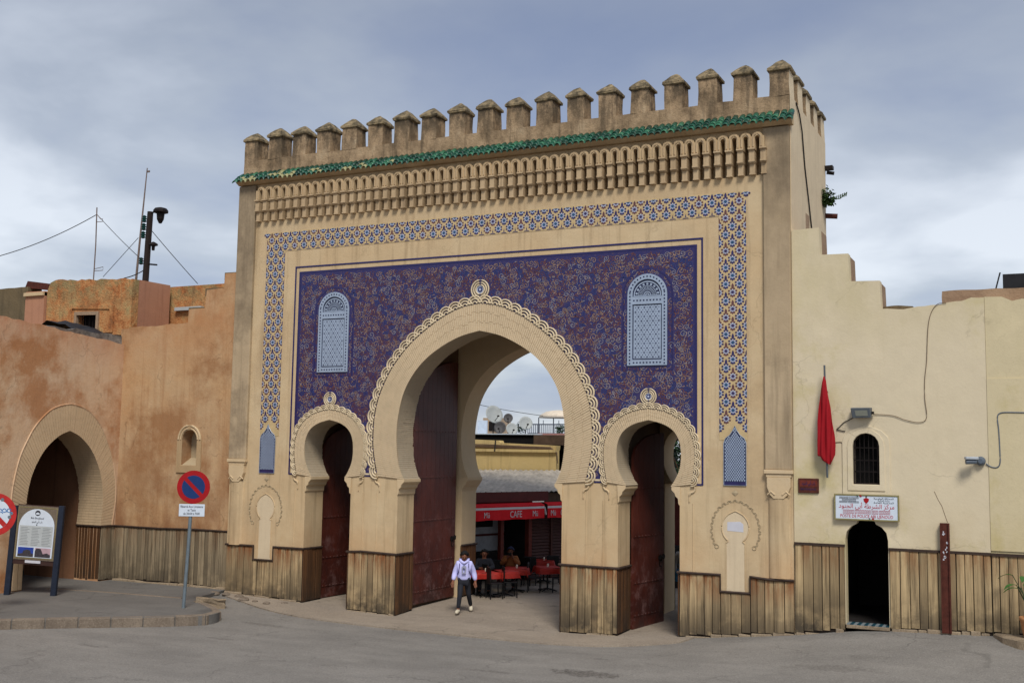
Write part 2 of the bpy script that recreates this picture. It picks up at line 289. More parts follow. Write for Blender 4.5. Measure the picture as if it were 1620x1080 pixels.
# ------------------------------------------------------------------ mesh helpers
def M_(m): return MATS[m] if isinstance(m, str) else m
class MB:
    def __init__(s): s.v = []; s.f = []; s.mi = []; s.k = 0; s.sm = False
    def add(s, vs, fs, mi=0):
        o = len(s.v); s.v += [tuple(v) for v in vs]; s.f += [tuple(o+i for i in f) for f in fs]; s.mi += [mi]*len(fs); return s
    def box(s, x0, x1, y0, y1, z0, z1, mi=0, rot=0):
        vs = [(x, y, z) for z in (z0, z1) for y in (y0, y1) for x in (x0, x1)]
        if rot:
            cx, cy = (x0+x1)/2, (y0+y1)/2; c, n = math.cos(rot), math.sin(rot)
            vs = [(cx+(x-cx)*c-(y-cy)*n, cy+(x-cx)*n+(y-cy)*c, z) for x, y, z in vs]
        return s.add(vs, [(0, 2, 3, 1), (4, 5, 7, 6), (0, 1, 5, 4), (2, 6, 7, 3), (0, 4, 6, 2), (1, 3, 7, 5)], mi)
    def tube(s, pts, r, n=6, mi=0, cap=True, closed=False):
        pts = [Vector(p) for p in pts]; rs = r if isinstance(r, (list, tuple)) else [r]*len(pts)
        rings = []; m = len(pts); ref = None
        for i, p in enumerate(pts):
            d = (pts[(i+1) % m]-pts[i-1]) if closed else (pts[min(i+1, m-1)]-pts[max(i-1, 0)])
            if d.length < 1e-9: d = Vector((0, 0, 1))
            d.normalize()
            if ref is None: ref = Vector((0, 0, 1)) if abs(d.z) < .9 else Vector((1, 0, 0))
            a = d.cross(ref).normalized(); b = d.cross(a); ref = -b if False else ref
            rings.append([p+(a*math.cos(2*math.pi*j/n)+b*math.sin(2*math.pi*j/n))*rs[i] for j in range(n)])
        vs = [v for q in rings for v in q]; fs = []
        for i in range(m if closed else m-1):
            k = (i+1) % m
            for j in range(n): fs.append((i*n+j, i*n+(j+1) % n, k*n+(j+1) % n, k*n+j))
        if cap and not closed: fs += [tuple(range(n))[::-1], tuple((m-1)*n+j for j in range(n))]
        return s.add(vs, fs, mi)
    def lathe(s, prof, c=(0, 0, 0), n=16, mi=0, axis='Z'):
        vs = []; fs = []
        for r, z in prof:
            for j in range(n):
                a = 2*math.pi*j/n; x, y = r*math.cos(a), r*math.sin(a)
                vs.append({'Z': (x, y, z), 'Y': (x, z, y), 'X': (z, x, y)}[axis])
        vs = [(c[0]+x, c[1]+y, c[2]+z) for x, y, z in vs]
        for i in range(len(prof)-1):
            for j in range(n): fs.append((i*n+j, i*n+(j+1) % n, (i+1)*n+(j+1) % n, (i+1)*n+j))
        fs.append(tuple(range(n))[::-1]); fs.append(tuple((len(prof)-1)*n+j for j in range(n)))
        return s.add(vs, fs, mi)
    def plate(s, outline, holes, d0, d1, mi=0, plane='XZ', off=0):
        """polygon with holes extruded between depths d0 and d1"""
        loops = [outline]+list(holes)
        flat = [p for l in loops for p in l]
        def P(a, b, d): return {'XZ': (a, d, b), 'YZ': (d, a, b), 'XY': (a, b, d)}[plane]
        tris = tessellate_polygon([[Vector((a, b, 0)) for a, b in l] for l in loops])
        n = len(flat); vs = [P(a, b, d0) for a, b in flat]+[P(a, b, d1) for a, b in flat]
        fs = []
        for t in tris:
            a, b, c = [flat[i] for i in t]
            ar = (b[0]-a[0])*(c[1]-a[1])-(b[1]-a[1])*(c[0]-a[0])
            if abs(ar) < 1e-12: continue
            fs.append(tuple(t)); fs.append(tuple(i+n for i in t))
        o = 0
        for l in loops:
            for i in range(len(l)):
                j = (i+1) % len(l); fs.append((o+i, o+j, n+o+j, n+o+i))
            o += len(l)
        return s.add(vs, fs, mi)
    def disc(s, c, r, nrm='Y', n=16, mi=0, th=.01, r2=None):
        return s.lathe([(r, 0), (r2 or r, th)], c, n, mi, {'Y': 'Y', 'Z': 'Z', 'X': 'X'}[nrm])
    def mesh(s, name, mats):
        me = bpy.data.meshes.new(name); me.from_pydata(s.v, [], s.f)
        for m in (mats if isinstance(mats, (list, tuple)) else [mats]): me.materials.append(M_(m))
        me.polygons.foreach_set('material_index', s.mi)
        bm = bmesh.new(); bm.from_mesh(me); bmesh.ops.recalc_face_normals(bm, faces=bm.faces); bm.to_mesh(me); bm.free()
        if s.sm: me.polygons.foreach_set('use_smooth', [True]*len(me.polygons))
        me.update(); return me
    def build(s, name, mats, parent=None, bevel=0):
        o = link(name, s.mesh(name, mats), parent)
        if bevel:
            b = o.modifiers.new('b', 'BEVEL'); b.width = bevel; b.segments = 1; b.limit_method = 'ANGLE'
        return o
def link(name, data, parent=None, loc=None, rot=None, scale=None):
    o = bpy.data.objects.new(name, data); C.objects.link(o)
    if parent: o.parent = parent
    if loc is not None: o.location = loc
    if rot is not None: o.rotation_euler = rot
    if scale is not None: o.scale = scale
    return o
def tag(o, label, cat, group=None):
    o['label'] = label; o['category'] = cat
    if group: o['group'] = group
    return o
def thing(name, label, cat, loc=(0, 0, 0), rz=0, group=None):
    o = link(name, None, None, loc, (0, 0, rz)); o.empty_display_size = .3
    return tag(o, label, cat, group)
def struct(o): o['kind'] = 'structure'; return o
def stuff(o): o['kind'] = 'stuff'; return o
def dup(root, loc=None, rz=None, label=None):
    r = root.copy(); C.objects.link(r)
    if loc is not None: r.location = loc
    if rz is not None: r.rotation_euler = (0, 0, rz)
    if label: r['label'] = label
    for ch in list(root.children):
        c = ch.copy(); C.objects.link(c); c.parent = r
        for g in list(ch.children):
            d = g.copy(); C.objects.link(d); d.parent = c
    return r
def text(name, body, size, loc, mat, parent=None, rot=(math.pi/2, 0, 0), ext=.002, align='CENTER', sx=1, fit=None):
    c = bpy.data.curves.new(name, 'FONT'); c.body = body; c.size = size; c.extrude = ext; c.align_x = align; c.align_y = 'CENTER'; c.resolution_u = 2
    c.materials.append(M_(mat)); o = bpy.data.objects.new(name, c); C.objects.link(o)
    dg = bpy.context.evaluated_depsgraph_get(); me = bpy.data.meshes.new_from_object(o.evaluated_get(dg)); bpy.data.objects.remove(o)
    if fit and me.vertices: xs_ = [v.co.x for v in me.vertices]; sx = fit/max(1e-4, max(xs_)-min(xs_))
    q = link(name, me, parent, loc, rot, (sx, 1, 1)); return q
def at(px, py, Y):
    """point of the real plane y = Y that the photograph shows at a pixel of the 1620 x 1080 picture"""
    d = fw*1764.6+r2*(px-810)-u2*(py-540); return CAM+d*((Y-CAM.y)/d.y)
def cat(pts, n=6):
    """smooth curve through 2-D points"""
    o = []; P = [pts[0]]+list(pts)+[pts[-1]]
    for i in range(1, len(P)-2):
        a, b, c, d = P[i-1:i+3]
        for k in range(n):
            t = k/n
            o.append(tuple(.5*((2*b[j])+(-a[j]+c[j])*t+(2*a[j]-5*b[j]+4*c[j]-d[j])*t*t+(-a[j]+3*b[j]-3*c[j]+d[j])*t**3) for j in (0, 1)))
    o.append(tuple(pts[-1])); return o
def resample(path, n):
    L_ = [0]
    for i in range(1, len(path)): L_.append(L_[-1]+math.dist(path[i-1], path[i]))
    o = []; j = 0
    for k in range(n+1):
        t = L_[-1]*k/n
        while j < len(L_)-2 and L_[j+1] < t: j += 1
        f = (t-L_[j])/max(1e-9, L_[j+1]-L_[j]); o.append((path[j][0]+(path[j+1][0]-path[j][0])*f, path[j][1]+(path[j+1][1]-path[j][1])*f))
    return o
def jag(pts, amp=.03, step=.22, seed=1):
    # breaks straight edges into slightly uneven ones
    r_ = random.Random(seed); o = []
    for a, b in zip(pts, pts[1:]):
        n = max(1, int(math.dist(a, b)/step)); o += [(a[0]+(b[0]-a[0])*k/n, a[1]+(b[1]-a[1])*k/n+(r_.uniform(-amp, amp) if k else 0)) for k in range(n)]
    return o+[pts[-1]]
def mirror(half):
    """right half (bottom to apex) -> full path from the right foot over the apex to the left foot"""
    return list(half)+[(-x, z) for x, z in reversed(half[:-1])]
def interp(x, tab):
    if x <= tab[0][0]: return tab[0][1]
    for (a, p), (b, q) in zip(tab, tab[1:]):
        if x <= b: return p+(q-p)*(x-a)/(b-a)
    return tab[-1][1]
BASE = [(-14, .12), (-12.8, .15), (-8.2, .12), (-5.45, 0), (-3.9, -.10), (-2.4, -.13), (2.4, -.17), (4.0, -.12), (5.44, -.02), (8.13, .28), (9.3, .45), (10.2, .53), (12.3, .61), (16, .66)]
def gz(x, y):
    b = interp(x, BASE)
    return b*(math.exp(y/3.2) if y < 0 else math.exp(-y/3.0))-(.05*min(1, max(0, -y/5)))

# ------------------------------------------------------------------ ground
xs = [-900, -300, -120, -60, -40, -30]+[-24+.5*i for i in range(97)]+[30, 40, 60, 120, 300, 900]
ys = [-400, -150, -80, -50, -40]+[-30+.5*i for i in range(91)]+[20, 30, 60, 120, 300, 900]
g = MB(); g.add([(x, y, (gz(x, y)+.02*noise.noise(Vector((x*.35, y*.35, 0))) if abs(x) < 30 and abs(y) < 31 else 0)-.01) for y in ys for x in xs],
                [(j*len(xs)+i, j*len(xs)+i+1, (j+1)*len(xs)+i+1, (j+1)*len(xs)+i) for j in range(len(ys)-1) for i in range(len(xs)-1)])
g.sm = True; struct(g.build('road', 'asphalt'))
def drape(name, outline, mat, lift, step=.4, th=.12):
    """sheet that follows the ground, cut to an outline"""
    x0 = min(p[0] for p in outline); x1 = max(p[0] for p in outline); y0 = min(p[1] for p in outline); y1 = max(p[1] for p in outline)
    bm = bmesh.new(); nx = int((x1-x0)/step)+1; ny = int((y1-y0)/step)+1
    tris = tessellate_polygon([[Vector((a, b, 0)) for a, b in outline]])
    vv = [bm.verts.new((a, b, 0)) for a, b in outline]
    for t in tris:
        try: bm.faces.new([vv[i] for i in t])
        except ValueError: pass
    for i in range(1, nx): bmesh.ops.bisect_plane(bm, geom=bm.verts[:]+bm.edges[:]+bm.faces[:], plane_co=(x0+i*step, 0, 0), plane_no=(1, 0, 0))
    for i in range(1, ny): bmesh.ops.bisect_plane(bm, geom=bm.verts[:]+bm.edges[:]+bm.faces[:], plane_co=(0, y0+i*step, 0), plane_no=(0, 1, 0))
    for v in bm.verts: v.co.z = gz(v.co.x, v.co.y)+lift+(.02*noise.noise(Vector((v.co.x*.35, v.co.y*.35, 0))) if abs(v.co.x) < 30 else 0)
    ext = bmesh.ops.extrude_edge_only(bm, edges=[e for e in bm.edges if e.is_boundary])
    for v in ext['geom']:
        if isinstance(v, bmesh.types.BMVert): v.co.z -= th
    bmesh.ops.recalc_face_normals(bm, faces=bm.faces)
    me = bpy.data.meshes.new(name); bm.to_mesh(me); bm.free(); me.materials.append(M_(mat)); return struct(link(name, me))
drape('threshold_pavement', cat([(-7.9, -.35), (-7.0, -.75), (-4.84, -1.67), (-1.7, -1.95), (.6, -2.0), (3.2, -1.92), (4.6, -1.5), (5.7, -.75)], 5)+[(5.9, .2), (5.9, 5), (6.5, 22), (-9, 22), (-9, 5), (-8, .2)], 'threshold_concrete', .025)
# raised pavement at the left, its kerb stones, the seam between old and new asphalt
kerb = cat([(-22.0, -18.41), (-14.0, -11.57), (-8.79, -7.12), (-5.75, -4.52), (-5.3, -3.95), (-5.5, -3.3), (-6.4, -2.6), (-7.25, -2.1)], 10)
SWZ = .17
side = MB(); side.plate([(x, y) for x, y in kerb]+[(-7.9, -1.2), (-8.3, .32), (-20, .32), (-30, -10), (-30, -18.4)], [], -.3, SWZ, plane='XY')
sw = struct(side.build('pavement', 'asphalt_pavement'))
kp = resample(kerb, 34)
for i, (a, b) in enumerate(zip(kp, kp[1:])):
    a = Vector((*a, 0)); b = Vector((*b, 0)); d = b-a; nrm = Vector((d.y, -d.x, 0)).normalized()
    m = MB(); g_ = .012; a2 = a+d.normalized()*g_; b2 = b-d.normalized()*g_
    hh = SWZ+.012+random.uniform(-.006, .008); o1 = .03+random.uniform(-.01, .012)
    q = [a2+nrm*o1, b2+nrm*o1, b2-nrm*.16, a2-nrm*.16]
    m.add([(p.x, p.y, -.2) for p in q]+[(p.x, p.y, hh-(.015 if k < 2 else 0)) for k, p in enumerate(q)], [(3, 2, 1, 0), (4, 5, 6, 7), (0, 1, 5, 4), (1, 2, 6, 5), (2, 3, 7, 6), (3, 0, 4, 7)])
    m.build('kerb_stone', 'kerb_concrete', sw, .012)
m = MB(); sp = cat([(-8.0, -1.9), (-9.4, -2.0), (-11.0, -2.1), (-12.6, -2.4)], 8)
for a, b in zip(sp, sp[1:]): m.add([(a[0], a[1]-.06, SWZ), (b[0], b[1]-.06, SWZ), (b[0], b[1]+.06, SWZ), (a[0], a[1]+.06, SWZ), (a[0], a[1]-.05, SWZ+.012), (b[0], b[1]-.05, SWZ+.012), (b[0], b[1]+.05, SWZ+.012), (a[0], a[1]+.05, SWZ+.012)], [(4, 5, 6, 7), (0, 1, 5, 4), (2, 3, 7, 6)])
m.build('seam_strip', 'kerb_concrete', sw)
# ------------------------------------------------------------------ the gate
gate = thing('monumental_gate', 'monumental blue tiled gate with three horseshoe arches and battlements', 'gate')
MI = mirror(cat([(2.22, 3.5), (2.36, 3.8), (2.44, 4.2), (2.47, 4.72), (2.43, 5.2), (2.3, 5.75), (2.07, 6.2), (1.7, 6.64), (1.22, 6.99), (.62, 7.28), (0, 7.43)], 4))
MO = mirror(cat([(3.03, 3.56), (3.12, 3.95), (3.19, 4.35), (3.2, 4.75), (3.17, 5.2), (3.07, 5.65), (2.88, 6.1), (2.6, 6.57), (2.12, 7.11), (1.6, 7.52), (1.1, 7.83), (.55, 8.06), (0, 8.15)], 4))
SI = mirror(cat([(.56, 3.5), (.68, 3.68), (.79, 3.95), (.82, 4.3), (.77, 4.6), (.62, 4.84), (.35, 5.0), (0, 5.09)], 4))
SO = mirror(cat([(1.06, 3.56), (1.12, 3.85), (1.16, 4.2), (1.13, 4.55), (1.0, 4.88), (.76, 5.13), (.42, 5.3), (0, 5.38)], 4))
SC = 4.67
HW = 8.13
def opening(path, hw, cx=0, grow=.12, spring=3.46, zb=-.5):
    """door-shaped hole: straight jambs below the impost, horseshoe above"""
    n = len(path); o = []
    for i, (x, z) in enumerate(path):
        a = path[max(0, i-1)]; b = path[min(n-1, i+1)]; d = Vector((b[0]-a[0], b[1]-a[1])).normalized()
        o.append((cx+x+d.y*grow, z-d.x*grow))
    return [(cx+hw, zb), (cx+hw, spring)]+o+[(cx-hw, spring), (cx-hw, zb)]
def offs(path, g):
    n = len(path); o = []
    for i, (x, z) in enumerate(path):
        a = path[max(0, i-1)]; b = path[min(n-1, i+1)]; d = Vector((b[0]-a[0], b[1]-a[1])).normalized(); o.append((x+d.y*g, z-d.x*g))
    return o
def wall_outline(x0, x1, z0, z1, ops):
    """outline with openings that start at its bottom edge, left to right"""
    o = [(x0, z1), (x0, z0)]
    for op in sorted(ops, key=lambda q: min(p[0] for p in q)):
        o += [(x, max(z, z0)) for x, z in reversed(op)]
    o += [(x1, z0), (x1, z1)]; return o
ops = [opening(SI, .76, -SC), opening(MI, 2.40), opening(SI, .78, SC)]
m = MB(); m.plate(wall_outline(-HW, HW, -.5, 10.90, ops), [], 0, .85); m.box(-HW, HW, .26, .85, 10.90, 12.1)
m.box(-HW, -7.42, 0, .26, 10.90, 12.1); m.box(7.56, HW, 0, .26, 10.90, 12.1); m.box(-7.42, 7.56, 0, .26, 11.90, 12.1); m.build('front_wall', 'gate_plaster', gate)
ops2 = [opening(SI, .76, -SC, .0), opening(MI, 2.40, 0, .0), opening(SI, .78, SC, .0)]
m = MB(); m.plate(wall_outline(-HW, HW, -.5, 12.1, ops2), [], 3.65, 4.55); m.build('rear_wall', 'gate_plaster_smooth', gate)
for s in (-1, 1):
    for a, b, h in ((7.45, HW, 12.1), (2.62, 3.74, 8.4), (5.62, 7.44, 8.4)):
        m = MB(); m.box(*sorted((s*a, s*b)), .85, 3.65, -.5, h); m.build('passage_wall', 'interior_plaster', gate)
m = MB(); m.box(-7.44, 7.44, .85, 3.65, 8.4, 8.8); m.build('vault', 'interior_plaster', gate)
m = MB(); m.box(-HW+.02, HW-.02, .42, 4.5, 12.1, 12.3); m.build('roof_terrace', 'weathered_plaster', gate)
# side faces of the tower: paler limewash slabs a hair proud
m = MB(); m.box(HW, HW+.012, .03, 4.53, -.4, 12.08); o = m.build('side_limewash', 'pale_plaster', gate)
m = MB(); m.plate([(1.72, 9.3), (2.18, 9.3), (2.18, 10.28), (1.72, 10.28)], [], HW+.012, HW+.014, plane='YZ'); m.build('side_window', 'rubble_stone', gate)

# parapet and merlons
def rough_block(name, x0, x1, y0, y1, z0, z1, mat, parent, n=8, amp=.012, seed=0):
    bm = bmesh.new(); bmesh.ops.create_cube(bm, size=1)
    for v in bm.verts: v.co = Vector((x0+(v.co.x+.5)*(x1-x0), y0+(v.co.y+.5)*(y1-y0), z0+(v.co.z+.5)*(z1-z0)))
    L0 = max(x1-x0, y1-y0, z1-z0)
    for ax, (a, b) in enumerate(((x0, x1), (y0, y1), (z0, z1))):
        k = max(1, int((b-a)/L0*n))
        for i in range(1, k):
            co = [0, 0, 0]; no = [0, 0, 0]; co[ax] = a+(b-a)*i/k; no[ax] = 1
            bmesh.ops.bisect_plane(bm, geom=bm.verts[:]+bm.edges[:]+bm.faces[:], plane_co=co, plane_no=no)
    for v in bm.verts: v.co += noise.noise_vector(v.co*2.2+Vector((seed, 0, 0)))*amp
    me = bpy.data.meshes.new(name); bm.to_mesh(me); bm.free(); me.materials.append(M_(mat)); return link(name, me, parent)
rough_block('parapet', -HW+.03, HW, .05, .56, 12.1, 12.80, 'weathered_plaster', gate, 70, .02)
rough_block('parapet', HW-.48, HW, .56, 4.55, 12.1, 12.80, 'weathered_plaster', gate, 24, .01)
rough_block('parapet', -HW+.03, -HW+.51, .56, 4.55, 12.1, 12.80, 'weathered_plaster', gate, 24, .01)
rough_block('parapet', -HW+.51, HW-.48, 4.13, 4.55, 12.1, 12.80, 'weathered_plaster', gate, 24, .01)
def merlon_mesh(seed, side=False):
    bm = bmesh.new(); rnd = random.Random(seed)
    def ring(hx, hy, z): return [bm.verts.new((sx*hx+rnd.uniform(-.012, .012), sy*hy+rnd.uniform(-.012, .012), z+rnd.uniform(-.008, .008))) for sx, sy in ((-1, -1), (1, -1), (1, 1), (-1, 1))]
    rs = [ring(.240, .256, 0), ring(.234, .252, .32), ring(.232, .250, .64)]
    for a, b in zip(rs, rs[1:]):
        for i in range(4): bm.faces.new([a[i], a[(i+1) % 4], b[(i+1) % 4], b[i]])
    bm.faces.new(rs[-1]); me = bpy.data.meshes.new('merlon'); bm.to_mesh(me); bm.free(); me.materials.append(M_('weathered_plaster'))
    me.materials.append(M_('pale_plaster')); me.polygons.foreach_set('material_index', [1 if (side and p.normal.x > .8) else 0 for p in me.polygons])
    bm = bmesh.new()
    rs = [ring(.245, .262, .62), ring(.278, .296, .645), ring(.280, .298, .70), ring(.205, .22, .785), ring(.11, .12, .89), ring(.03, .03, .955)]
    bm.faces.new(rs[0][::-1]); bm.faces.new(rs[-1])
    for a, b in zip(rs, rs[1:]):
        for i in range(4): bm.faces.new([a[i], a[(i+1) % 4], b[(i+1) % 4], b[i]])
    mc = bpy.data.meshes.new('cap'); bm.to_mesh(mc); bm.free(); mc.materials.append(M_('weathered_cap')); return me, mc
t = MT('weathered_cap', .95, 0, .1); t.color(t.ramp(t.noise(5, 8, .75), (.36, (.055, .045, .03)), (.47, (.15, .12, .075)), (.56, (.27, .205, .12)), (.68, (.38, .30, .17)))).bump(t.noise(16, 6, .7), .9, .03)
MV = [merlon_mesh(i) for i in range(5)]; MS = merlon_mesh(9, True)
mp = [(-7.86+i*(15.74/18), .31) for i in range(19)]+[(HW-.245, .31+k*1.0) for k in (1, 2, 3, 4)]
for i, (x, y) in enumerate(mp):
    me, mc = MV[i % 5] if i < 18 else MS; o = link('merlon', me, gate, (x, y, 12.79), (0, 0, (random.choice((0, math.pi)) if i < 18 else 0)+random.uniform(-.03, .03)), (1, 1, random.uniform(.96, 1.03)))
    link('cap', mc, o)

m = MB(); m.box(HW+.002, HW+.010, .03, 4.56, 12.08, 12.79); m.build('side_limewash', 'pale_plaster', gate)
# green tile eave
m = MB(); m.plate([(.06, 12.03), (-.10, 12.03), (-.24, 12.10), (-.25, 12.14), (.06, 12.40)], [], -HW-.02, HW+.08, plane='YZ'); m.build('eave_core', 'gate_plaster', gate); m = MB(); m.box(-HW, HW+.06, -.262, -.20, 12.125, 12.165); m.build('eave_shadow_strip', 'clay_edge', gate)  # dark clay-coloured strip stands in for the shadow line under the tiles
def tile_mesh(name, mat):
    m = MB(); n = 6; v = []
    for (yy, zz_, rr) in ((0, 0, .078), (-.20, -.14, .086)):
        for k in range(n+1):
            a = math.pi*k/n; v.append((rr*math.cos(a), yy, zz_+rr*math.sin(a)))
        for k in range(n+1):
            a = math.pi*k/n; v.append(((rr-.016)*math.cos(a), yy, zz_+(rr-.016)*math.sin(a)))
    f = []
    q = 2*(n+1)
    for k in range(n):
        f.append((k, k+1, q+k+1, q+k)); f.append((n+1+k, n+2+k, q+n+2+k, q+n+1+k)); f.append((q+k, q+k+1, q+n+2+k, q+n+1+k)); f.append((k, k+1, n+2+k, n+1+k))
    m.add(v, f); m.sm = True; return m.mesh(name, mat)
TG, TCm = tile_mesh('roof_tile', 'tile_green'), tile_mesh('roof_tile', 'tile_cream')
nt_ = 98
for i in range(nt_):
    x = -HW-.0+i*(2*HW+.04)/(nt_-1)
    for row in range(3):
        cream = (x < -2.6 and random.random() < (.10 if row == 0 else .42 if row == 2 else .3)*(1.0 if x < -3.2 else .4))
        link('roof_tile', TCm if cream else TG, gate, (x+random.uniform(-.008, .008), .05-.095*row, 12.37-.085*row+random.uniform(-.006, .006)), (random.uniform(-.05, .05), 0, random.uniform(-.06, .06)))

# corbel frieze
PIT = .2762; X0 = -7.24; NN = 54
def slot(cx, w=.052, z0=11.40, z1=11.80, n=6):
    return [(cx-w, z0), (cx+w, z0)]+[(cx+w*math.cos(math.pi*k/n), z1-w+w*math.sin(math.pi*k/n)) for k in range(n+1)]
ol = [(-7.42, 11.52)]
for i in range(NN):      # the plate's lower edge is open at every slot
    cx = X0+i*PIT; w_ = .056
    ol += [(cx-w_, 11.52)]+[(cx+w_*math.cos(math.pi*(1-k/6)), 11.76+w_*math.sin(math.pi*(1-k/6))) for k in range(7)]+[(cx+w_, 11.52)]
ol += [(7.56, 11.52)]
top = []
for i in range(NN-1, -1, -1):
    cx = X0+i*PIT
    for k in range(7): a = math.pi*k/6; top.append((cx+.128*math.cos(a), 11.80+.105*math.sin(a)))
m = MB(); m.plate(ol+[(7.56, 11.80)]+top+[(-7.42, 11.80)], [], -.19, .25); m.build('frieze_arcade', 'gate_plaster', gate)
mm = MB()
for i in range(NN):
    cx = X0+i*PIT; pts = [(cx+.096, -.20, 11.55)]+[(cx+.096*math.cos(math.pi*k/6), -.20, 11.765+.096*math.sin(math.pi*k/6)) for k in range(7)]+[(cx-.096, -.20, 11.55)]
    mm.tube(pts, .020, 5)
mm.build('arcade_moulding', 'frieze_plaster', gate)
m = MB()
m.box(-.082, .082, -.225, .25, 11.485, 11.522); m.box(-.075, .075, -.205, .25, 11.47, 11.487)
m.box(-.066, .066, -.175, .25, 11.225, 11.47); m.box(-.074, .074, -.19, .25, 11.19, 11.226); m.box(-.068, .068, -.165, .25, 11.165, 11.191)
m.box(-.062, .062, -.11, .25, 10.925, 11.166); m.box(-.070, .070, -.12, .25, 10.895, 10.926)
cm = m.mesh('corbel', 'frieze_plaster')
for i in range(NN+1):
    link('corbel', cm, gate, (X0+(i-.5)*PIT, 0, random.uniform(-.004, .004)), None, (random.uniform(.97, 1.03), random.uniform(.97, 1.03), 1))

# corner pilasters with capital and engaged column
for s in (-1, 1):
    cx = s*7.82
    m = MB(); m.box(cx-.31, cx+.31, -.10, 0, 3.95, 12.0); m.build('pilaster', 'pilaster_plaster', gate, .015)
    m = MB(); m.box(cx-.33, cx+.33, -.14, 0, 3.86, 3.95); m.box(cx-.29, cx+.29, -.11, 0, 3.78, 3.86)
    m.plate([(cx-.27, 3.78), (cx-.27, 3.56), (cx-.20, 3.38), (cx-.12, 3.30), (cx, 3.30), (cx+.12, 3.30), (cx+.20, 3.38), (cx+.27, 3.56), (cx+.27, 3.78)], [], -.12, 0)
    m.tube([(cx-.26, -.10, 3.38), (cx-.17, -.12, 3.46), (cx-.08, -.12, 3.38)], .025, 5); m.tube([(cx+.26, -.10, 3.38), (cx+.17, -.12, 3.46), (cx+.08, -.12, 3.38)], .025, 5)
    m.build('capital', 'gate_plaster_smooth', gate, .01)
    m = MB(); n = 12; v = []
    for z_ in (1.50, 3.32):
        for k in range(n+1): a = math.pi*k/n; v.append((cx+.25*math.cos(a), -.11*math.sin(a), z_))
    m.add(v, [(k, k+1, n+2+k, n+1+k) for k in range(n)]); m.sm = True; m.build('column', 'gate_plaster', gate)

# arch brickwork, moulding, tile panel
def lip(path, cx, r, y, name, mat, z=0):
    m = MB(); m.tube([(cx+x, y, zz_) for x, zz_ in path], r, 6); return m.build(name, mat, gate)
def arch(inner, outer, cx, nb, depth, mort='arch_mortar', bm_='arch_brick', ib='intrados_brick'):
    i_ = resample(inner, nb); o_ = resample(outer, nb)
    # mortar bed (slightly recessed) then individual bricks
    m = MB(); ii = offs(i_, .012)
    for k in range(nb):
        a, b, c, d = ii[k], ii[k+1], o_[k+1], o_[k]; e = offs(i_, .13); a2, b2 = e[k], e[k+1]
        P = lambda p, y: (cx+p[0], y, p[1])
        m.add([P(a, -.026), P(b, -.026), P(c, -.026), P(d, -.026), P(a, .02), P(b, .02), P(c, .02), P(d, .02)], [(0, 1, 2, 3), (0, 4, 5, 1), (1, 5, 6, 2), (3, 2, 6, 7)])
        m.add([P(a, -.02), P(b, -.02), P(a, depth-.01), P(b, depth-.01), P(a2, depth-.01), P(b2, depth-.01)], [(0, 1, 3, 2), (2, 3, 5, 4)])
    m.build('mortar_bed', mort, gate)
    m = MB(); rnd = random.Random(nb)
    for k in range(nb):
        f0, f1 = .12, .88
        L2 = lambda p, q, t: (p[0]+(q[0]-p[0])*t, p[1]+(q[1]-p[1])*t)
        a, b = L2(i_[k], i_[k+1], f0), L2(i_[k], i_[k+1], f1); d, c = L2(o_[k], o_[k+1], f0), L2(o_[k], o_[k+1], f1)
        y = -.032-rnd.uniform(0, .006); s1 = rnd.uniform(.3, .42); s2 = rnd.uniform(.64, .74)
        P = lambda p, y: (cx+p[0], y, p[1])
        for (t0, t1) in ((0, s1-.008), (s1+.008, s2-.008), (s2+.008, 1)):
            yy = y-rnd.uniform(0, .005)
            q = [L2(a, d, t0), L2(b, c, t0), L2(b, c, t1), L2(a, d, t1)]
            m.add([P(p, yy) for p in q]+[P(p, 0) for p in q], [(0, 1, 2, 3), (0, 4, 5, 1), (1, 5, 6, 2), (2, 6, 7, 3), (3, 7, 4, 0)])
        yd = 0
        while yd < depth-.05:
            y2 = min(depth, yd+rnd.uniform(.18, .32)); r_ = rnd.uniform(0, .006)
            q = [(a[0]*(1-r_), a[1]), (b[0]*(1-r_), b[1])]; e = offs(inner, .02)
            m.add([P(q[0], yd), P(q[1], yd), P(q[1], y2-.01), P(q[0], y2-.01)], [(0, 1, 2, 3)], 1); yd = y2
    stuff(m.build('voussoirs', [bm_, ib], gate))
arch(MI, MO, 0, 196, .85); arch(SI, SO, -SC, 86, .85); arch(SI, SO, SC, 86, .85)
# imposts
for cx, hw, tip in ((0, 2.40, .20), (-SC, .76, .20), (SC, .78, .20)):
    for s in (-1, 1):
        m = MB()
        prof = [(0, 3.06), (.03, 3.10), (.04, 3.22), (.10, 3.27), (.12, 3.34), (tip, 3.42), (tip, 3.50), (-.02, 3.5)]
        m.plate([(cx+s*(hw-a), z_) for a, z_ in prof], [], -.032, .86); m.build('impost', 'gate_plaster_smooth', gate, .006)
# rear arch lining shows as plain plaster: imposts there too
for s in (-1, 1):
    m = MB(); m.plate([(s*(2.40-a), z_) for a, z_ in [(0, 3.10), (.04, 3.2), (.10, 3.27), (.20, 3.42), (.20, 3.50), (-.02, 3.5)]], [], 3.62, 4.56); m.build('impost', 'gate_plaster_smooth', gate)

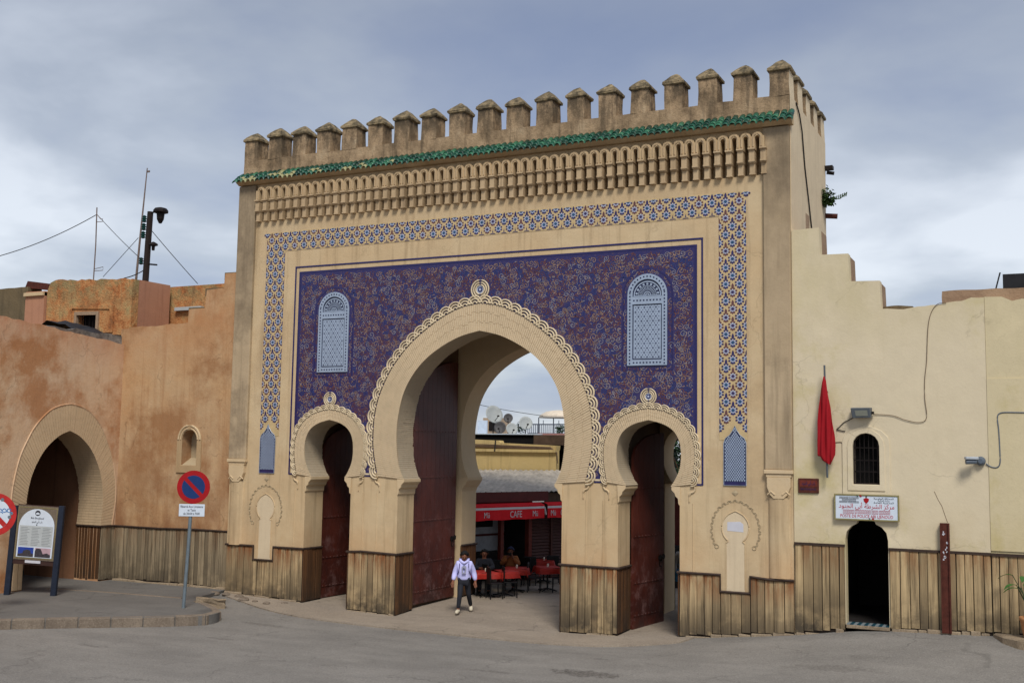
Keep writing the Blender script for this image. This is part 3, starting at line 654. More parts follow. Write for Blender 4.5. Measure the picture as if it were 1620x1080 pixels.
# scalloped moulding
def scallop_mesh(R0, th):
    m = MB(); n = 9
    for r_ in (R0, R0*.66, R0*.30):
        v = []; f = []
        for k in range(n+1):
            a = math.pi*(.02+.96*k/n)
            for rr, yy in ((r_+th/2, .02), (r_+th/2, -.03), (r_, -.045), (r_-th/2, -.03), (r_-th/2, .02)): v.append((rr*math.cos(a), yy, rr*math.sin(a)))
        for k in range(n):
            for j in range(4): f.append((k*5+j, k*5+j+1, (k+1)*5+j+1, (k+1)*5+j))
        m.add(v, f)
    m.sm = True; return m.mesh('scallop', 'scallop_plaster')
def scallops(outer, cx, n, R0, th):
    me = scallop_mesh(R0, th); p = resample(outer, n)
    for k in range(n):
        a, b = p[k], p[k+1]; mid = ((a[0]+b[0])/2, (a[1]+b[1])/2); ang = math.atan2(b[1]-a[1], b[0]-a[0])
        link('scallop', me, gate, (cx+mid[0], -.02, mid[1]), (0, -ang+math.pi, 0))
scallops(offs(MO, .01), 0, 42, .212, .036); scallops(SO, -SC, 25, .140, .027); scallops(SO, SC, 25, .140, .027)
# navy bed between moulding and bricks, under the scallops
def boss(cx, z, r):
    r *= 1.08
    m = MB()
    for rr, mi in ((r, 0), (r*.74, 0), (r*.5, 0)):
        m.tube([(cx+rr*math.cos(2*math.pi*k/24), -.04, z+rr*math.sin(2*math.pi*k/24)) for k in range(24)], .019*r/.25+.003, 6, 0, closed=True)
    m.disc((cx, -.012, z), r*.98, 'Y', 24, 1, -.004); m.disc((cx, -.02, z), r*.42, 'Y', 24, 2, -.01); m.disc((cx, -.034, z), r*.28, 'Y', 16, 1, -.004); m.disc((cx, -.042, z), r*.14, 'Y', 12, 2, -.004)
    m.build('boss', ['scallop_plaster', 'zellige_line', 'flower_white'], gate)
boss(0, 8.52, .235); boss(-SC, 5.66, .18); boss(SC, 5.66, .18)

# the blue panel
PW, PB, PT = 5.88, 3.64, 9.33
def shift(path, cx): return [(x+cx, z) for x, z in path]
sl = shift(SO, -SC)[::-1]; sr = shift(SO, SC)[::-1]; mo = MO[::-1]
cutz = lambda p: [(x, max(z, PB)) for x, z in p]
panel = [(-PW, PB), (-PW, PT), (PW, PT), (PW, PB)]+cutz(sr[::-1])+cutz(mo[::-1])+cutz(sl[::-1])
m = MB(); m.plate(panel, [], -.012, .002); m.build('tile_panel', 'zellige_blue', gate)
m = MB(); W2 = .06   # solid border just inside the panel's edge
m.box(-PW, -PW+W2, -.016, -.004, PB, PT); m.box(PW-W2, PW, -.016, -.004, PB, PT); m.box(-PW+W2, PW-W2, -.016, -.004, PT-W2, PT)
m.build('panel_border', 'zellige_line', gate)
m = MB(); a, b, q = 6.03, 9.49, .042
m.box(-a, -a+q, -.014, .002, 3.55, b); m.box(a-q, a, -.014, .002, 3.55, b); m.box(-a+q, a-q, -.014, .002, b-q, b)
for x0, x1 in ((-a+q, -SC-1.20), (-SC+1.2, -3.26), (3.26, SC-1.2), (SC+1.2, a-q)):
    if x1-x0 > .02: m.box(x0, x1, -.014, .002, 3.545, 3.585)
m.build('outline_tile', 'zellige_line', gate)
m = MB()
for x0, x1 in ((-SC+1.08, -3.05), (3.05, SC-1.08)): m.box(x0, x1, -.02, .0, 3.59, 3.635)
m.build('panel_sill', 'scallop_plaster', gate)
def inside(pt, poly):
    x, y = pt; c = False; j = len(poly)-1
    for i in range(len(poly)):
        xi, yi = poly[i]; xj, yj = poly[j]
        if (yi > y) != (yj > y) and x < (xj-xi)*(y-yi)/(yj-yi)+xi: c = not c
        j = i
    return c
mask_out = offs(MO, .20); ms = offs(SO, .14)
mask_m = [(x, z) for x, z in mask_out]+[(-3.2, 3.4), (3.2, 3.4)]
mask_s = [(x+SC, z) for x, z in ms]+[(SC-1.2, 3.4), (SC+1.2, 3.4)]
WX, WB0, WT = 4.63, 6.42, 8.68      # blind lattice windows
def ok(x, z):
    x = abs(x)
    if x > PW-.10 or z > PT-.10 or z < PB+.05: return False
    if math.hypot(x-WX, max(0, z-8.17)) < .53 and z > WB0-.04 and abs(x-WX) < .53: return False
    q_ = math.hypot(x-WX, max(0, z-8.17))
    if .63 < q_ < .67 and z > WB0-.12: return False
    if math.hypot(x, z-8.52) < .29 or math.hypot(x-SC, z-5.66) < .23: return False
    return not inside((x, z), mask_m) and not inside((x, z), mask_s)
m = MB(); rnd = random.Random(11)
def ribbon(pts, w0, w1, mi, y):
    """flat raised ribbon, built on both halves of the panel"""
    for sgn in (1, -1):
        n = len(pts)
        for i in range(n-1):
            a, b = pts[i], pts[i+1]
            if not (ok(*a) and ok(*b)): continue
            d = Vector((b[0]-a[0], b[1]-a[1]))
            if d.length < 1e-5: continue
            d.normalize(); wa = w0+(w1-w0)*i/(n-1); wb = w0+(w1-w0)*(i+1)/(n-1); nx, nz = -d.y, d.x
            m.add([(sgn*(a[0]+nx*wa), y, a[1]+nz*wa), (sgn*(a[0]-nx*wa), y, a[1]-nz*wa), (sgn*(b[0]-nx*wb), y, b[1]-nz*wb), (sgn*(b[0]+nx*wb), y, b[1]+nz*wb)], [(0, 1, 2, 3)], mi)
G_ = .145; cols = [0, 0, 0, 1, 1, 1, 2, 3]
for iz in range(int((PT-PB)/G_)+1):
    for ix in range(int(PW/G_)+1):
        cx = .1+ix*G_+(G_/2 if iz % 2 else 0)+rnd.uniform(-.03, .03); cz = PB+.1+iz*G_*.95+rnd.uniform(-.03, .03)
        if not ok(cx, cz): continue
        a0 = rnd.uniform(0, 6.28); s = rnd.choice((-1, 1)); R0 = rnd.uniform(.058, .098); mi = rnd.choice(cols)
        sp_ = []
        for k in range(15):
            t_ = k/14; r_ = R0*(1-.86*t_); a = a0+s*t_*8.4; sp_.append((cx+r_*math.cos(a), cz+r_*math.sin(a)))
        a = a0-s*.5; tail = [(cx+R0*2.1*math.cos(a-s*.5), cz+R0*2.1*math.sin(a-s*.5)), (cx+R0*1.6*math.cos(a-s*.2), cz+R0*1.6*math.sin(a-s*.2)), (cx+R0*1.18*math.cos(a+s*.1), cz+R0*1.18*math.sin(a+s*.1))]
        ribbon(tail+sp_, .004, .0105, mi, -.016-.001*mi)
        for q in range(3):
            b_ = rnd.uniform(0, 6.28); rr = R0*rnd.uniform(1.0, 1.5); px, pz = cx+rr*math.cos(b_), cz+rr*math.sin(b_); e = b_+rnd.uniform(.8, 1.6)*s; l = rnd.uniform(.022, .045)
            ribbon([(px-l*math.cos(e), pz-l*math.sin(e)), (px, pz), (px+l*math.cos(e+.5), pz+l*math.sin(e+.5))], .003, .013, rnd.choice(cols), -.0175-.0007*q)
stuff(m.build('arabesque_tilework', ['scroll_tan', 'scroll_rust', 'scroll_blue', 'scroll_pale'], gate))

# lattice windows in the panel
def arch_shape(cx, w, z0, zs, n=12): return [(cx-w, z0), (cx+w, z0)]+[(cx+w*math.cos(math.pi*k/n), zs+w*math.sin(math.pi*k/n)) for k in range(n+1)]
for s in (-1, 1):
    cx = s*WX
    m = MB(); m.plate(arch_shape(cx, .645, WB0-.13, 8.17), [arch_shape(cx, .615, WB0-.10, 8.17)], -.018, -.012); m.build('window_outline', 'zellige_line', gate)
    m = MB(); m.plate(arch_shape(cx, .51, WB0, 8.17), [], -.020, -.008); bk = m.build('blind_window', 'lattice_navy', gate)
    m = MB(); fr_o = arch_shape(cx, .51, WB0, 8.17, 16)
    lun = [(cx-.38, 8.12), (cx+.38, 8.12)]+[(cx+.38*math.cos(math.pi*k/16), 8.17+.38*math.sin(math.pi*k/16)) for k in range(17)]
    scr = [(cx-.38, WB0+.14), (cx+.38, WB0+.14), (cx+.38, 7.93), (cx-.38, 7.93)]
    m.plate(fr_o, [lun, scr], -.050, -.020); m.build('frame', 'lattice_white', bk)
    m = MB()   # dots along the frame
    for z_ in [WB0+.05+.083*k for k in range(22)]:
        for xx in (-.445, .445): m.box(cx+xx-.017, cx+xx+.017, -.054, -.049, z_-.02, z_+.02)
    for k in range(9):
        xx = -.34+k*.085
        for z_ in (WB0+.07, 8.025): m.box(cx+xx-.02, cx+xx+.02, -.054, -.049, z_-.017, z_+.017)
    for k in range(1, 16):
        a = math.pi*k/16; px, pz = cx+.445*math.cos(a), 8.17+.445*math.sin(a); m.box(px-.018, px+.018, -.054, -.049, pz-.018, pz+.018)
    stuff(m.build('frame_studs', 'lattice_navy', bk))
    m = MB(); m.box(cx-.352, cx+.352, -.034, -.021, WB0+.17, 7.90); m.build('screen', 'lattice_white', bk)
    m = MB(); k = 0
    for r_ in range(25):
        z_ = WB0+.205+r_*.0555
        for q in range(9):
            xx = cx-.30+q*.075+(.0375 if r_ % 2 else 0)
            if xx > cx+.335: continue
            big = (q+(r_//2)) % 2 == 0 if r_ % 2 == 0 else False
            rr = .020 if big else .012
            m.add([(xx+rr*math.cos(math.pi*j/3), -.036, z_+rr*1.1*math.sin(math.pi*j/3)) for j in range(6)]+[(xx, -.0365, z_)], [(j, (j+1) % 6, 6) for j in range(6)])
            if big:
                for j in range(6):
                    a = math.pi*j/3+.52; m.add([(xx+.036*math.cos(a)+.007*math.cos(b_), -.0355, z_+.036*math.sin(a)+.007*math.sin(b_)) for b_ in (0, 2.1, 4.2)], [(0, 1, 2)])
    stuff(m.build('screen_holes', 'lattice_navy', bk))
    m = MB()   # lunette: rays and rings
    def arcp(r0, r1, a0, a1, n, y=-.03):
        v = []; f = []
        for j in range(n+1):
            a = a0+(a1-a0)*j/n; v += [(cx+r0*math.cos(a), y, 8.15+r0*math.sin(a)), (cx+r1*math.cos(a), y, 8.15+r1*math.sin(a))]
        f = [(2*j, 2*j+2, 2*j+3, 2*j+1) for j in range(n)]; m.add(v, f)
    arcp(.03, .055, 0, math.pi, 8); arcp(.075, .10, 0, math.pi, 10); arcp(.225, .24, 0, math.pi, 14); arcp(.325, .355, 0, math.pi, 16)
    for j in range(15): a = math.pi*(j+.5)/15; arcp(.12, .21, a-.045, a+.045, 1)
    for j in range(9):
        a = math.pi*(j+.5)/9; px, pz = cx+.28*math.cos(a), 8.15+.28*math.sin(a)
        m.add([(px+.032*math.cos(math.pi*q/3), -.031, pz+.032*math.sin(math.pi*q/3)) for q in range(6)], [(0, 1, 2, 3, 4, 5)])
    m.box(cx-.355, cx+.355, -.032, -.022, 8.13, 8.15); m.build('lunette', 'lattice_white', bk)

# flower tile band (three sides)
BW0, BW1, BT0, BT1 = 6.42, 7.08, 9.97, 10.55
m = MB()
for s in (-1, 1): m.box(*sorted((s*BW0, s*BW1)), -.008, .002, 4.62, BT1)
m.box(-BW0, BW0, -.008, .002, BT0, BT1); m.build('band_ground', 'band_ochre', gate)
def flower(clip=None):
    """one tile motif, clip = (axis, sign) keeps half of it"""
    m = MB()
    def poly(pts, y, mi):
        bmq = pts
        if clip:
            ax, sg, lim = clip; outp = []
            for i in range(len(bmq)):
                a, b = bmq[i], bmq[(i+1) % len(bmq)]; da, db = (a[ax]-lim)*sg, (b[ax]-lim)*sg
                if da >= 0: outp.append(a)
                if da*db < 0: t_ = da/(da-db); outp.append((a[0]+(b[0]-a[0])*t_, a[1]+(b[1]-a[1])*t_))
            bmq = outp
        if len(bmq) >= 3: m.add([(p[0], y, p[1]) for p in bmq], [tuple(range(len(bmq)))], mi)
    c8 = lambda r, n=8, o=0, cz=0, cx=0: [(cx+r*math.cos(2*math.pi*k/n+o), cz+r*math.sin(2*math.pi*k/n+o)) for k in range(n)]
    poly([(0, .205), (.024, .16), (.028, .12), (.018, .085), (-.018, .085), (-.028, .12), (-.024, .16)], -.0105, 0)
    poly([(-.035, -.06), (0, -.125), (.035, -.06), (0, -.04)], -.0105, 0)
    for k in range(8):
        a = math.pi/8+math.pi*k/4; poly(c8(.025, 5, a, .084*math.sin(a), .084*math.cos(a)), -.011, 0)
    poly(c8(.067, 8, 0), -.012, 1); poly(c8(.058, 8, .4), -.0125, 0)
    for k in range(8):
        a = math.pi*k/4; poly(c8(.0165, 5, a, .047*math.sin(a), .047*math.cos(a)), -.0135, 1)
    poly(c8(.030, 8, .2), -.0145, 2)
    return m
FM = ['flower_blue', 'flower_white', 'flower_teal']; FM2 = ['flower_brown', 'flower_white', 'flower_blue']
F = {k: [flower(v).mesh('flower_tile', FM), flower(v).mesh('flower_tile', FM2)] for k, v in
     dict(full=None, left=(0, -1, 0), right=(0, 1, 0), low=(1, -1, .0), up=(1, 1, -.02)).items()}
DX, DZ = .165, .20
def put(kind, x, z): link('flower_tile', F[kind][0 if random.random() < .75 else 1], gate, (x, 0, z), None, (1.13, 1, 1.08))
ztop = BT1-.03
for s in (-1, 1):
    for k in range(5):
        x = s*(BW0+k*DX)
        for j in range(0, 29):
            if (j+k) % 2: continue
            z = ztop-j*DZ
            if z < 4.72 or (k == 0 and z > BT0-.1): continue
            if k in (2,) and z < 5.10: continue
            if k in (1, 3) and z < 4.85: continue
            kind = 'full' if k in (1, 2, 3) else ('left' if (k == 0) == (s < 0) else 'right')
            if j == 0: kind = 'low'
            put(kind, x, z)
nx = 77; stepx = 2*BW0/(nx+1)
for i in range(nx+2):
    x = -BW0+i*stepx
    for j in range(0, 3):
        if (i+j) % 2: continue
        z = ztop-j*DZ
        put('low' if j == 0 else 'full', x, z)
m = MB()
for i in range(nx+1):
    x = -BW0+i*stepx
    if i % 2: m.add([(x-.085, -.0105, BT0+.012), (x+.085, -.0105, BT0+.012), (x+.06, -.0105, BT0+.035), (x-.06, -.0105, BT0+.035)], [(0, 1, 2, 3)]); m.add([(x-.02, -.0105, BT0+.05), (x+.02, -.0105, BT0+.05), (x, -.0105, BT0+.13)], [(0, 1, 2)])
m.build('band_edge_tile', 'flower_blue', gate)
m = MB()
def dia(x, z): m.add([(x-.03, -.0095, z), (x, -.0095, z-.045), (x+.03, -.0095, z), (x, -.0095, z+.045)], [(0, 1, 2, 3)])
for s in (-1, 1):
    for k in range(1, 4):
        for j in range(0, 27):
            if (j+k) % 2 and ztop-j*DZ-.02 > 4.9: dia(s*(BW0+k*DX), ztop-j*DZ-.02)
for i in range(1, nx+1):
    for j in (1, 2):
        if (i+j) % 2: dia(-BW0+i*stepx, ztop-j*DZ-.02)
stuff(m.build('band_diamonds', 'diamond_ochre', gate))
# small lattice panels under the band
for s in (-1, 1):
    cx = s*6.79; hw = .265
    ol = [(cx-hw, 3.57), (cx+hw, 3.57), (cx+hw, 4.55), (cx+hw*.85, 4.66), (cx+hw*.45, 4.74), (cx+.04, 4.86), (cx, 4.96), (cx-.04, 4.86), (cx-hw*.45, 4.74), (cx-hw*.85, 4.66), (cx-hw, 4.55)]
    m = MB(); m.plate(ol, [], -.020, -.004); bp = m.build('lattice_panel', 'lattice_navy', gate)
    m = MB(); m.box(cx-hw, cx+hw, -.024, -.019, 3.57, 3.65); m.build('panel_sill', 'zellige_deep', bp)
    m = MB(); n = 0
    mk = [(cx+(x-cx)*.93, z if z < 4 else z-.025) for x, z in ol]
    r_ = 0; z_ = 3.69
    while z_ < 4.92:
        for q in range(-5, 6):
            x = cx+q*.056+(.028 if r_ % 2 else 0)
            if inside((x, z_), mk): m.add([(x-.021, -.022, z_), (x, -.022, z_-.030), (x+.021, -.022, z_), (x, -.022, z_+.030)], [(0, 1, 2, 3)])
        r_ += 1; z_ += .040
    stuff(m.build('lattice_pieces', 'lattice_grey', bp))
    m = MB(); m.tube([(x, -.024, z) for x, z in ol], .009, 4, closed=True); m.build('lattice_rim', 'lattice_white', bp)

# relief on the piers: scrolls at the scallop ends, shallow strips, blind keyhole niches
def scroll(cx, s, k=1.0):
    P = [(.0, .0), (.07, -.03), (.10, -.10), (.06, -.17), (-.01, -.20), (-.04, -.27), (-.045, -.42)]
    m = MB(); m.tube([(cx+s*a*k, -.012, 3.56+b*k) for a, b in cat(P, 4)], [.026*k]*20+[.012]*5, 6); m.sm = True; m.build('scroll', 'gate_plaster_smooth', gate)
for cx, s in ((-3.02, -1), (3.02, 1), (-SC+1.06, 1), (-SC-1.06, -1), (SC-1.06, -1), (SC+1.06, 1)): scroll(cx, s)
for x in (-3.05, -3.50, 3.05, 3.50, -5.78, 5.78):
    m = MB(); m.tube([(x, .002, 1.52), (x, .002, 3.12)], .016, 6); m.build('pier_bead', 'gate_plaster', gate)
KH = mirror(cat([(.17, 2.28), (.27, 2.40), (.315, 2.55), (.30, 2.72), (.20, 2.87), (.09, 2.94), (0, 2.98)], 4))
for s in (-1, 1):
    cx = s*6.79
    kh = [(cx+.215, 1.14), (cx+.215, 2.24)]+[(cx+x, z) for x, z in KH]+[(cx-.215, 2.24), (cx-.215, 1.14)]
    # raised ground round the niche so the niche sinks into it
    rect = [(cx-.62, 1.50), (cx-.345, 1.50), (cx-.345, 1.14)]
    m = MB(); m.tube([(x, -.004, z) for x, z in kh[1:-1]], .018, 6); m.tube([(kh[0][0], -.002, 1.2), (kh[1][0], -.002, 2.24)], .009, 5); m.tube([(kh[-1][0], -.002, 1.2), (kh[-1][0], -.002, 2.24)], .009, 5)
    m.build('niche_rim', 'gate_plaster', gate)
    m = MB(); m.plate(kh, [], -.004, .001); m.build('niche_back', 'pale_plaster', gate)
    KO = mirror(cat([(.44, 2.18), (.52, 2.35), (.54, 2.56), (.48, 2.84), (.35, 3.03), (.18, 3.14), (0, 3.20)], 4)); kk = resample(KO, 19)
    m = MB()
    for a, b in zip(kk, kk[1:]):
        mx, mz = (a[0]+b[0])/2, (a[1]+b[1])/2; an = math.atan2(b[1]-a[1], b[0]-a[0])
        for r_ in (.06, .035): m.tube([(cx+mx+r_*math.cos(an-math.pi*q/5+0), -.006, mz+r_*math.sin(an-math.pi*q/5)) for q in range(6)], .009, 4)
    m.build('niche_scallops', 'niche_relief', gate); m = MB()
    for q in (-1, 1): m = MB(); m.tube([(cx+q*.44+.045*math.cos(k*.7), -.006, 2.15+.045*math.sin(k*.7)) for k in range(10)], .011, 4); m.build('niche_curl', 'niche_relief', gate)
    m = MB()
    m.add([(cx-.08, -.012, 3.40), (cx, -.012, 3.33), (cx+.08, -.012, 3.40), (cx, -.012, 3.47), (cx, -.025, 3.4)], [(0, 1, 4), (1, 2, 4), (2, 3, 4), (3, 0, 4)])
    m.build('niche_finial', 'niche_relief', gate)


# ------------------------------------------------------------------ timber dado of the gate
UB = {}
def board_box(mat):
    if mat not in UB:
        m = MB(); m.add([(x, y, z) for z in (0, 1) for x, y in ((-.5, 0), (-.5, -.8), (-.44, -1), (.44, -1), (.5, -.8), (.5, 0))], [(0, 1, 7, 6), (1, 2, 8, 7), (2, 3, 9, 8), (3, 4, 10, 9), (4, 5, 11, 10), (0, 5, 4, 3, 2, 1), (6, 7, 8, 9, 10, 11)])
        UB[mat] = m.mesh('plank', mat)
    return UB[mat]
DR = random.Random(5)
def planks(parent, p0, p1, nrm, ztop, zbot, mat, wmin=.14, wmax=.25, th=.035, name='plank'):
    """row of boards from p0 to p1 (x, y), standing out along nrm; ztop / zbot are functions of the distance"""
    a = Vector(p0); b = Vector(p1); L_ = (b-a).length; d = (b-a).normalized(); t = 0; ws = []
    while t < L_-1e-3:
        w_ = DR.uniform(wmin, wmax)
        if L_-t-w_ < wmin*.7: w_ = L_-t
        ws.append((t, w_)); t += w_
    ang = math.atan2(nrm[1], nrm[0])+math.pi/2
    nv = Vector(nrm)*.009; zt_ = ztop(a) if callable(ztop) else ztop; zb_ = min(zbot(a) if callable(zbot) else zbot, zbot(b) if callable(zbot) else zbot)
    bb = MB(); bb.add([(*(a-nv*.5), zb_-.03), (*(b-nv*.5), zb_-.03), (*(b+nv), zb_-.03), (*(a+nv), zb_-.03), (*(a-nv*.5), zt_-.004), (*(b-nv*.5), zt_-.004), (*(b+nv), zt_-.004), (*(a+nv), zt_-.004)], [(0, 1, 2, 3), (4, 5, 6, 7), (0, 1, 5, 4), (1, 2, 6, 5), (2, 3, 7, 6), (3, 0, 4, 7)]); bb.build('gap_dark_sheet', 'gap_dark', parent)  # dark sheet added behind the boards to darken the gaps between them
    for t, w_ in ws:
        c = a+d*(t+w_/2); zt = ztop(c) if callable(ztop) else ztop; zb = zbot(c) if callable(zbot) else zbot
        zb += DR.uniform(-.02, .02)
        link(name, board_box(mat), parent, (c.x, c.y, zb), (0, DR.uniform(-.004, .004), ang), (w_-.016, th+DR.uniform(-.008, .010), zt-zb))
gb = lambda c: gz(c.x, c.y)+.06
def dado_front(x0, x1, ztop=1.49, mat='dado_wood', y=0): planks(gate, (x0, y), (x1, y), (0, -1), ztop, gb, mat)
def ledge(parent, pts, r=.034, mat='trim_brown', name='ledge'):
    m = MB(); m.tube(pts, r, 6); return m.build(name, mat, parent)
for s in (-1, 1):
    X = sorted((s*6.44, s*7.14))
    for a, b, zt in ((-HW, -7.14, 1.49), (-7.14, -6.44, 1.10), (-6.44, -5.43, 1.49)) if s < 0 else ((5.45, 6.44, 1.49), (6.44, 7.14, 1.10), (7.14, HW, 1.49)): dado_front(a, b, zt)
dado_front(-3.91, -2.40); dado_front(2.40, 3.89)
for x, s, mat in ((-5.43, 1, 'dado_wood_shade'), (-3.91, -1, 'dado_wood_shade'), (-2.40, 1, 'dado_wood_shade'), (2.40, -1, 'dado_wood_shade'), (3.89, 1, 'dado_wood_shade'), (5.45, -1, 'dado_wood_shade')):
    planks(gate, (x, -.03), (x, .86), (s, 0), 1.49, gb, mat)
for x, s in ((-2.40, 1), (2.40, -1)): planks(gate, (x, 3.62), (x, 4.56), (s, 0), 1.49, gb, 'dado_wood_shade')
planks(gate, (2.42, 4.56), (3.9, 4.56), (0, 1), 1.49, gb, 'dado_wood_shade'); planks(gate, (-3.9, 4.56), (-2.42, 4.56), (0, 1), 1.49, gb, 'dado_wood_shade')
e = .045
def step_pts(s):
    a = [(s*6.44, 1.5), (s*6.44, 1.12), (s*7.14, 1.12), (s*7.14, 1.5)]; return a
ledge(gate, [(-HW-.02, -e, 1.5), (-7.14, -e, 1.5), (-7.14, -e, 1.12), (-6.44, -e, 1.12), (-6.44, -e, 1.5), (-5.40, -e, 1.5), (-5.39, .84, 1.5)])
ledge(gate, [(-3.95, .84, 1.5), (-3.95, -e, 1.5), (-3.5, -e-.01, 1.53), (-2.36, -e, 1.5), (-2.36, .84, 1.5)])
ledge(gate, [(2.36, .84, 1.5), (2.36, -e, 1.51), (3.3, -e, 1.5), (3.93, -e, 1.5), (3.93, .84, 1.5)])
ledge(gate, [(5.41, .84, 1.5), (5.41, -e, 1.5), (6.44, -e, 1.5), (6.44, -e, 1.12), (7.14, -e, 1.12), (7.14, -e, 1.5), (7.6, -e-.02, 1.46), (HW, -e, 1.47)])
for s in (-1, 1): ledge(gate, [(s*2.36, 3.62, 1.5), (s*2.36, 4.58, 1.5)])
def plinth(parent, x0, x1, y, zf, mat='rubble_kerb', smin=.15, smax=.7, h=.06, dep=.07):
    x = x0
    while x < x1-.05:
        w_ = min(DR.uniform(smin, smax), x1-x); zb = zf(x, y)-DR.uniform(0, .035)
        m = MB(); j = lambda: DR.uniform(-.018, .018)
        q = [(x+.006, y-dep+j()), (x+w_-.006, y-dep+j()), (x+w_-.006, y), (x+.006, y)]
        m.add([(a, b, zb-.12) for a, b in q]+[(a+j()*.3, b+(0.015 if k < 2 else 0), zb+h+j()) for k, (a, b) in enumerate(q)], [(3, 2, 1, 0), (4, 5, 6, 7), (0, 1, 5, 4), (1, 2, 6, 5), (2, 3, 7, 6), (3, 0, 4, 7)])
        m.build('plinth_stone', mat, parent, .015); x += w_
plinth(gate, -HW, -5.45, -.0, gz); plinth(gate, -3.92, -2.40, 0, gz); plinth(gate, 2.40, 3.88, 0, gz); plinth(gate, 5.6, HW, 0, gz, h=.08)

# ------------------------------------------------------------------ door leaves
def door_leaf(name, hinge, ang, width, top, rise, label=None, ring=True):
    """leaf in its own x-z plane, hinged at x = 0, arched top"""
    root = link(name, None, gate, hinge, (0, 0, ang)); root.empty_display_size = .2
    if label: root['label'] = label
    nb = int(round(width/.26)); bw = width/nb
    zt = lambda x: top-rise*(1-math.sqrt(max(0, 1-((width-x)/width-0)**2)))
    for i in range(nb):
        x0, x1 = i*bw+.004, (i+1)*bw-.004; n = 3
        o = [(x0, .05), (x1, .05)]+[(x1+(x0-x1)*k/n, zt(x1+(x0-x1)*k/n)) for k in range(n+1)]
        m = MB(); m.plate(o, [], -.035, .035); m.build('door_board', 'door_red', root)
    for z in (.35, 1.15, 2.3, 3.5)+((4.8,) if top > 5 else ()):
        m = MB(); m.box(.02, width-.02, -.045, -.036, z, z+.055)
        for k in range(int(width/.17)): m.lathe([(.018, 0), (.012, -.012), (.002, -.016)], (.1+k*.17, -.045, z+.0275), 6, 0, 'Y')
        m.build('iron_strap', 'door_red', root)
    if ring:
        m = MB(); m.disc((width-.22, -.036, 1.72), .085, 'Y', 12, 0, -.02); m.disc((width-.04, -.036, 1.75), .07, 'Y', 12, 0, -.02)
        m.box(width-.26, width-.0, -.06, -.04, 1.73, 1.78); m.tube([(width-.22+.07*math.cos(k*.6), -.07, 1.60+.10*math.sin(k*.6)) for k in range(11)], .012, 5); m.build('knocker', 'iron_dark', root)
    return root
door_leaf('door_leaf', (-2.52, .90, 0), math.pi/2, 2.52, 6.9, 1.7)
r_ = door_leaf('door_leaf', (2.52, .90, 0), math.pi/2, 2.45, 6.9, 1.7)
door_leaf('door_leaf', (-5.50, .90, 0), math.pi/2-.03, 1.6, 4.95, .7)
door_leaf('door_leaf', (3.93, .90, -.12), math.pi/2-.19, 1.58, 4.95, .7)

# small things on the gate
t_ = MB(); t_.tube([(HW+.03, .62, 12.75), (HW+.04, .95, 12.55), (HW+.04, 1.25, 12.2), (HW+.03, 1.6, 11.4), (HW+.04, 1.95, 10.7), (HW+.03, 2.5, 9.8), (HW+.03, 2.7, 9.4)], .018, 5)
tag(t_.build('cable', 'cable_dark'), 'dark cable hanging down the pale side face of the gate tower', 'cable')
def leafy(name, c, r, n, mat, label, cat_, seed=1, hang=.5, leaf=.07, stems=6, group=None):
    root = thing(name, label, cat_, c, 0, group); rnd = random.Random(seed); m = MB(); st = MB()
    for k in range(stems):
        a = rnd.uniform(0, 6.28); e_ = rnd.uniform(-.4, .9); p = Vector((math.cos(a)*math.cos(e_), math.sin(a)*math.cos(e_), math.sin(e_)))*r*rnd.uniform(.7, 1.1)
        st.tube([(0, 0, 0), p*.5+Vector((0, 0, .04)), p], [.012, .009, .004], 4)
    for k in range(n):
        p = Vector((rnd.gauss(0, 1), rnd.gauss(0, 1), rnd.gauss(0, 1)*1.1-hang)); p = p.normalized()*r*rnd.random()**.5
        d = Vector((rnd.uniform(-1, 1), rnd.uniform(-1, 1), rnd.uniform(-1, .6))).normalized(); u = d.cross(Vector((.3, .2, 1))).normalized()*leaf*.32
        m.add([p, p+d*leaf*.5+u, p+d*leaf, p+d*leaf*.5-u], [(0, 1, 2, 3)])
    st.build('stem', 'bark', root); m.build('foliage', mat, root); return root
leafy('caper_bush', (HW+.10, 4.1, 11.2), .27, 420, 'leaf_mid', 'green bush rooted high in the side of the gate tower', 'bush', 3, .7, .10); m = MB(); m.tube([(HW+.2, 4.1, 11.1), (HW+.45, 4.15, 11.12), (HW+.62, 4.15, 11.25)], .012, 4); [m.tube([(HW+.35+.05*k, 4.15, 11.12+.01*k), (HW+.38+.05*k, 4.12, 11.2+.015*k)], .015, 4) for k in range(6)]; m.build('sprig', 'leaf_mid', bpy.data.objects['caper_bush']).matrix_parent_inverse = Matrix.Translation((-HW-.10, -4.1, -11.2))
m = MB(); m.tube([(HW, 4.45, 10.75), (HW+.32, 4.5, 10.72)], .07, 8); tag(m.build('drain_spout', 'rust_iron'), 'short rusty drain spout on the back edge of the gate tower', 'spout')
m = MB(); m.box(HW-.0, HW+.22, 4.4, 4.62, 12.02, 12.12); m.tube([(HW+.05, 4.5, 11.95), (HW+.24, 4.55, 11.92)], .05, 6); tag(m.build('corner_tile_bracket', 'iron_dark'), 'small dark tile bracket on the rear corner of the gate tower', 'bracket')
m = MB(); m.plate([(6.60, 2.52), (6.98, 2.50), (6.98, 2.68), (6.9, 2.74), (6.60, 2.72)], [], -.008, -.004); tag(m.build('paper_notice', 'paper_white'), 'torn white paper notice pasted inside the right blind niche', 'notice')

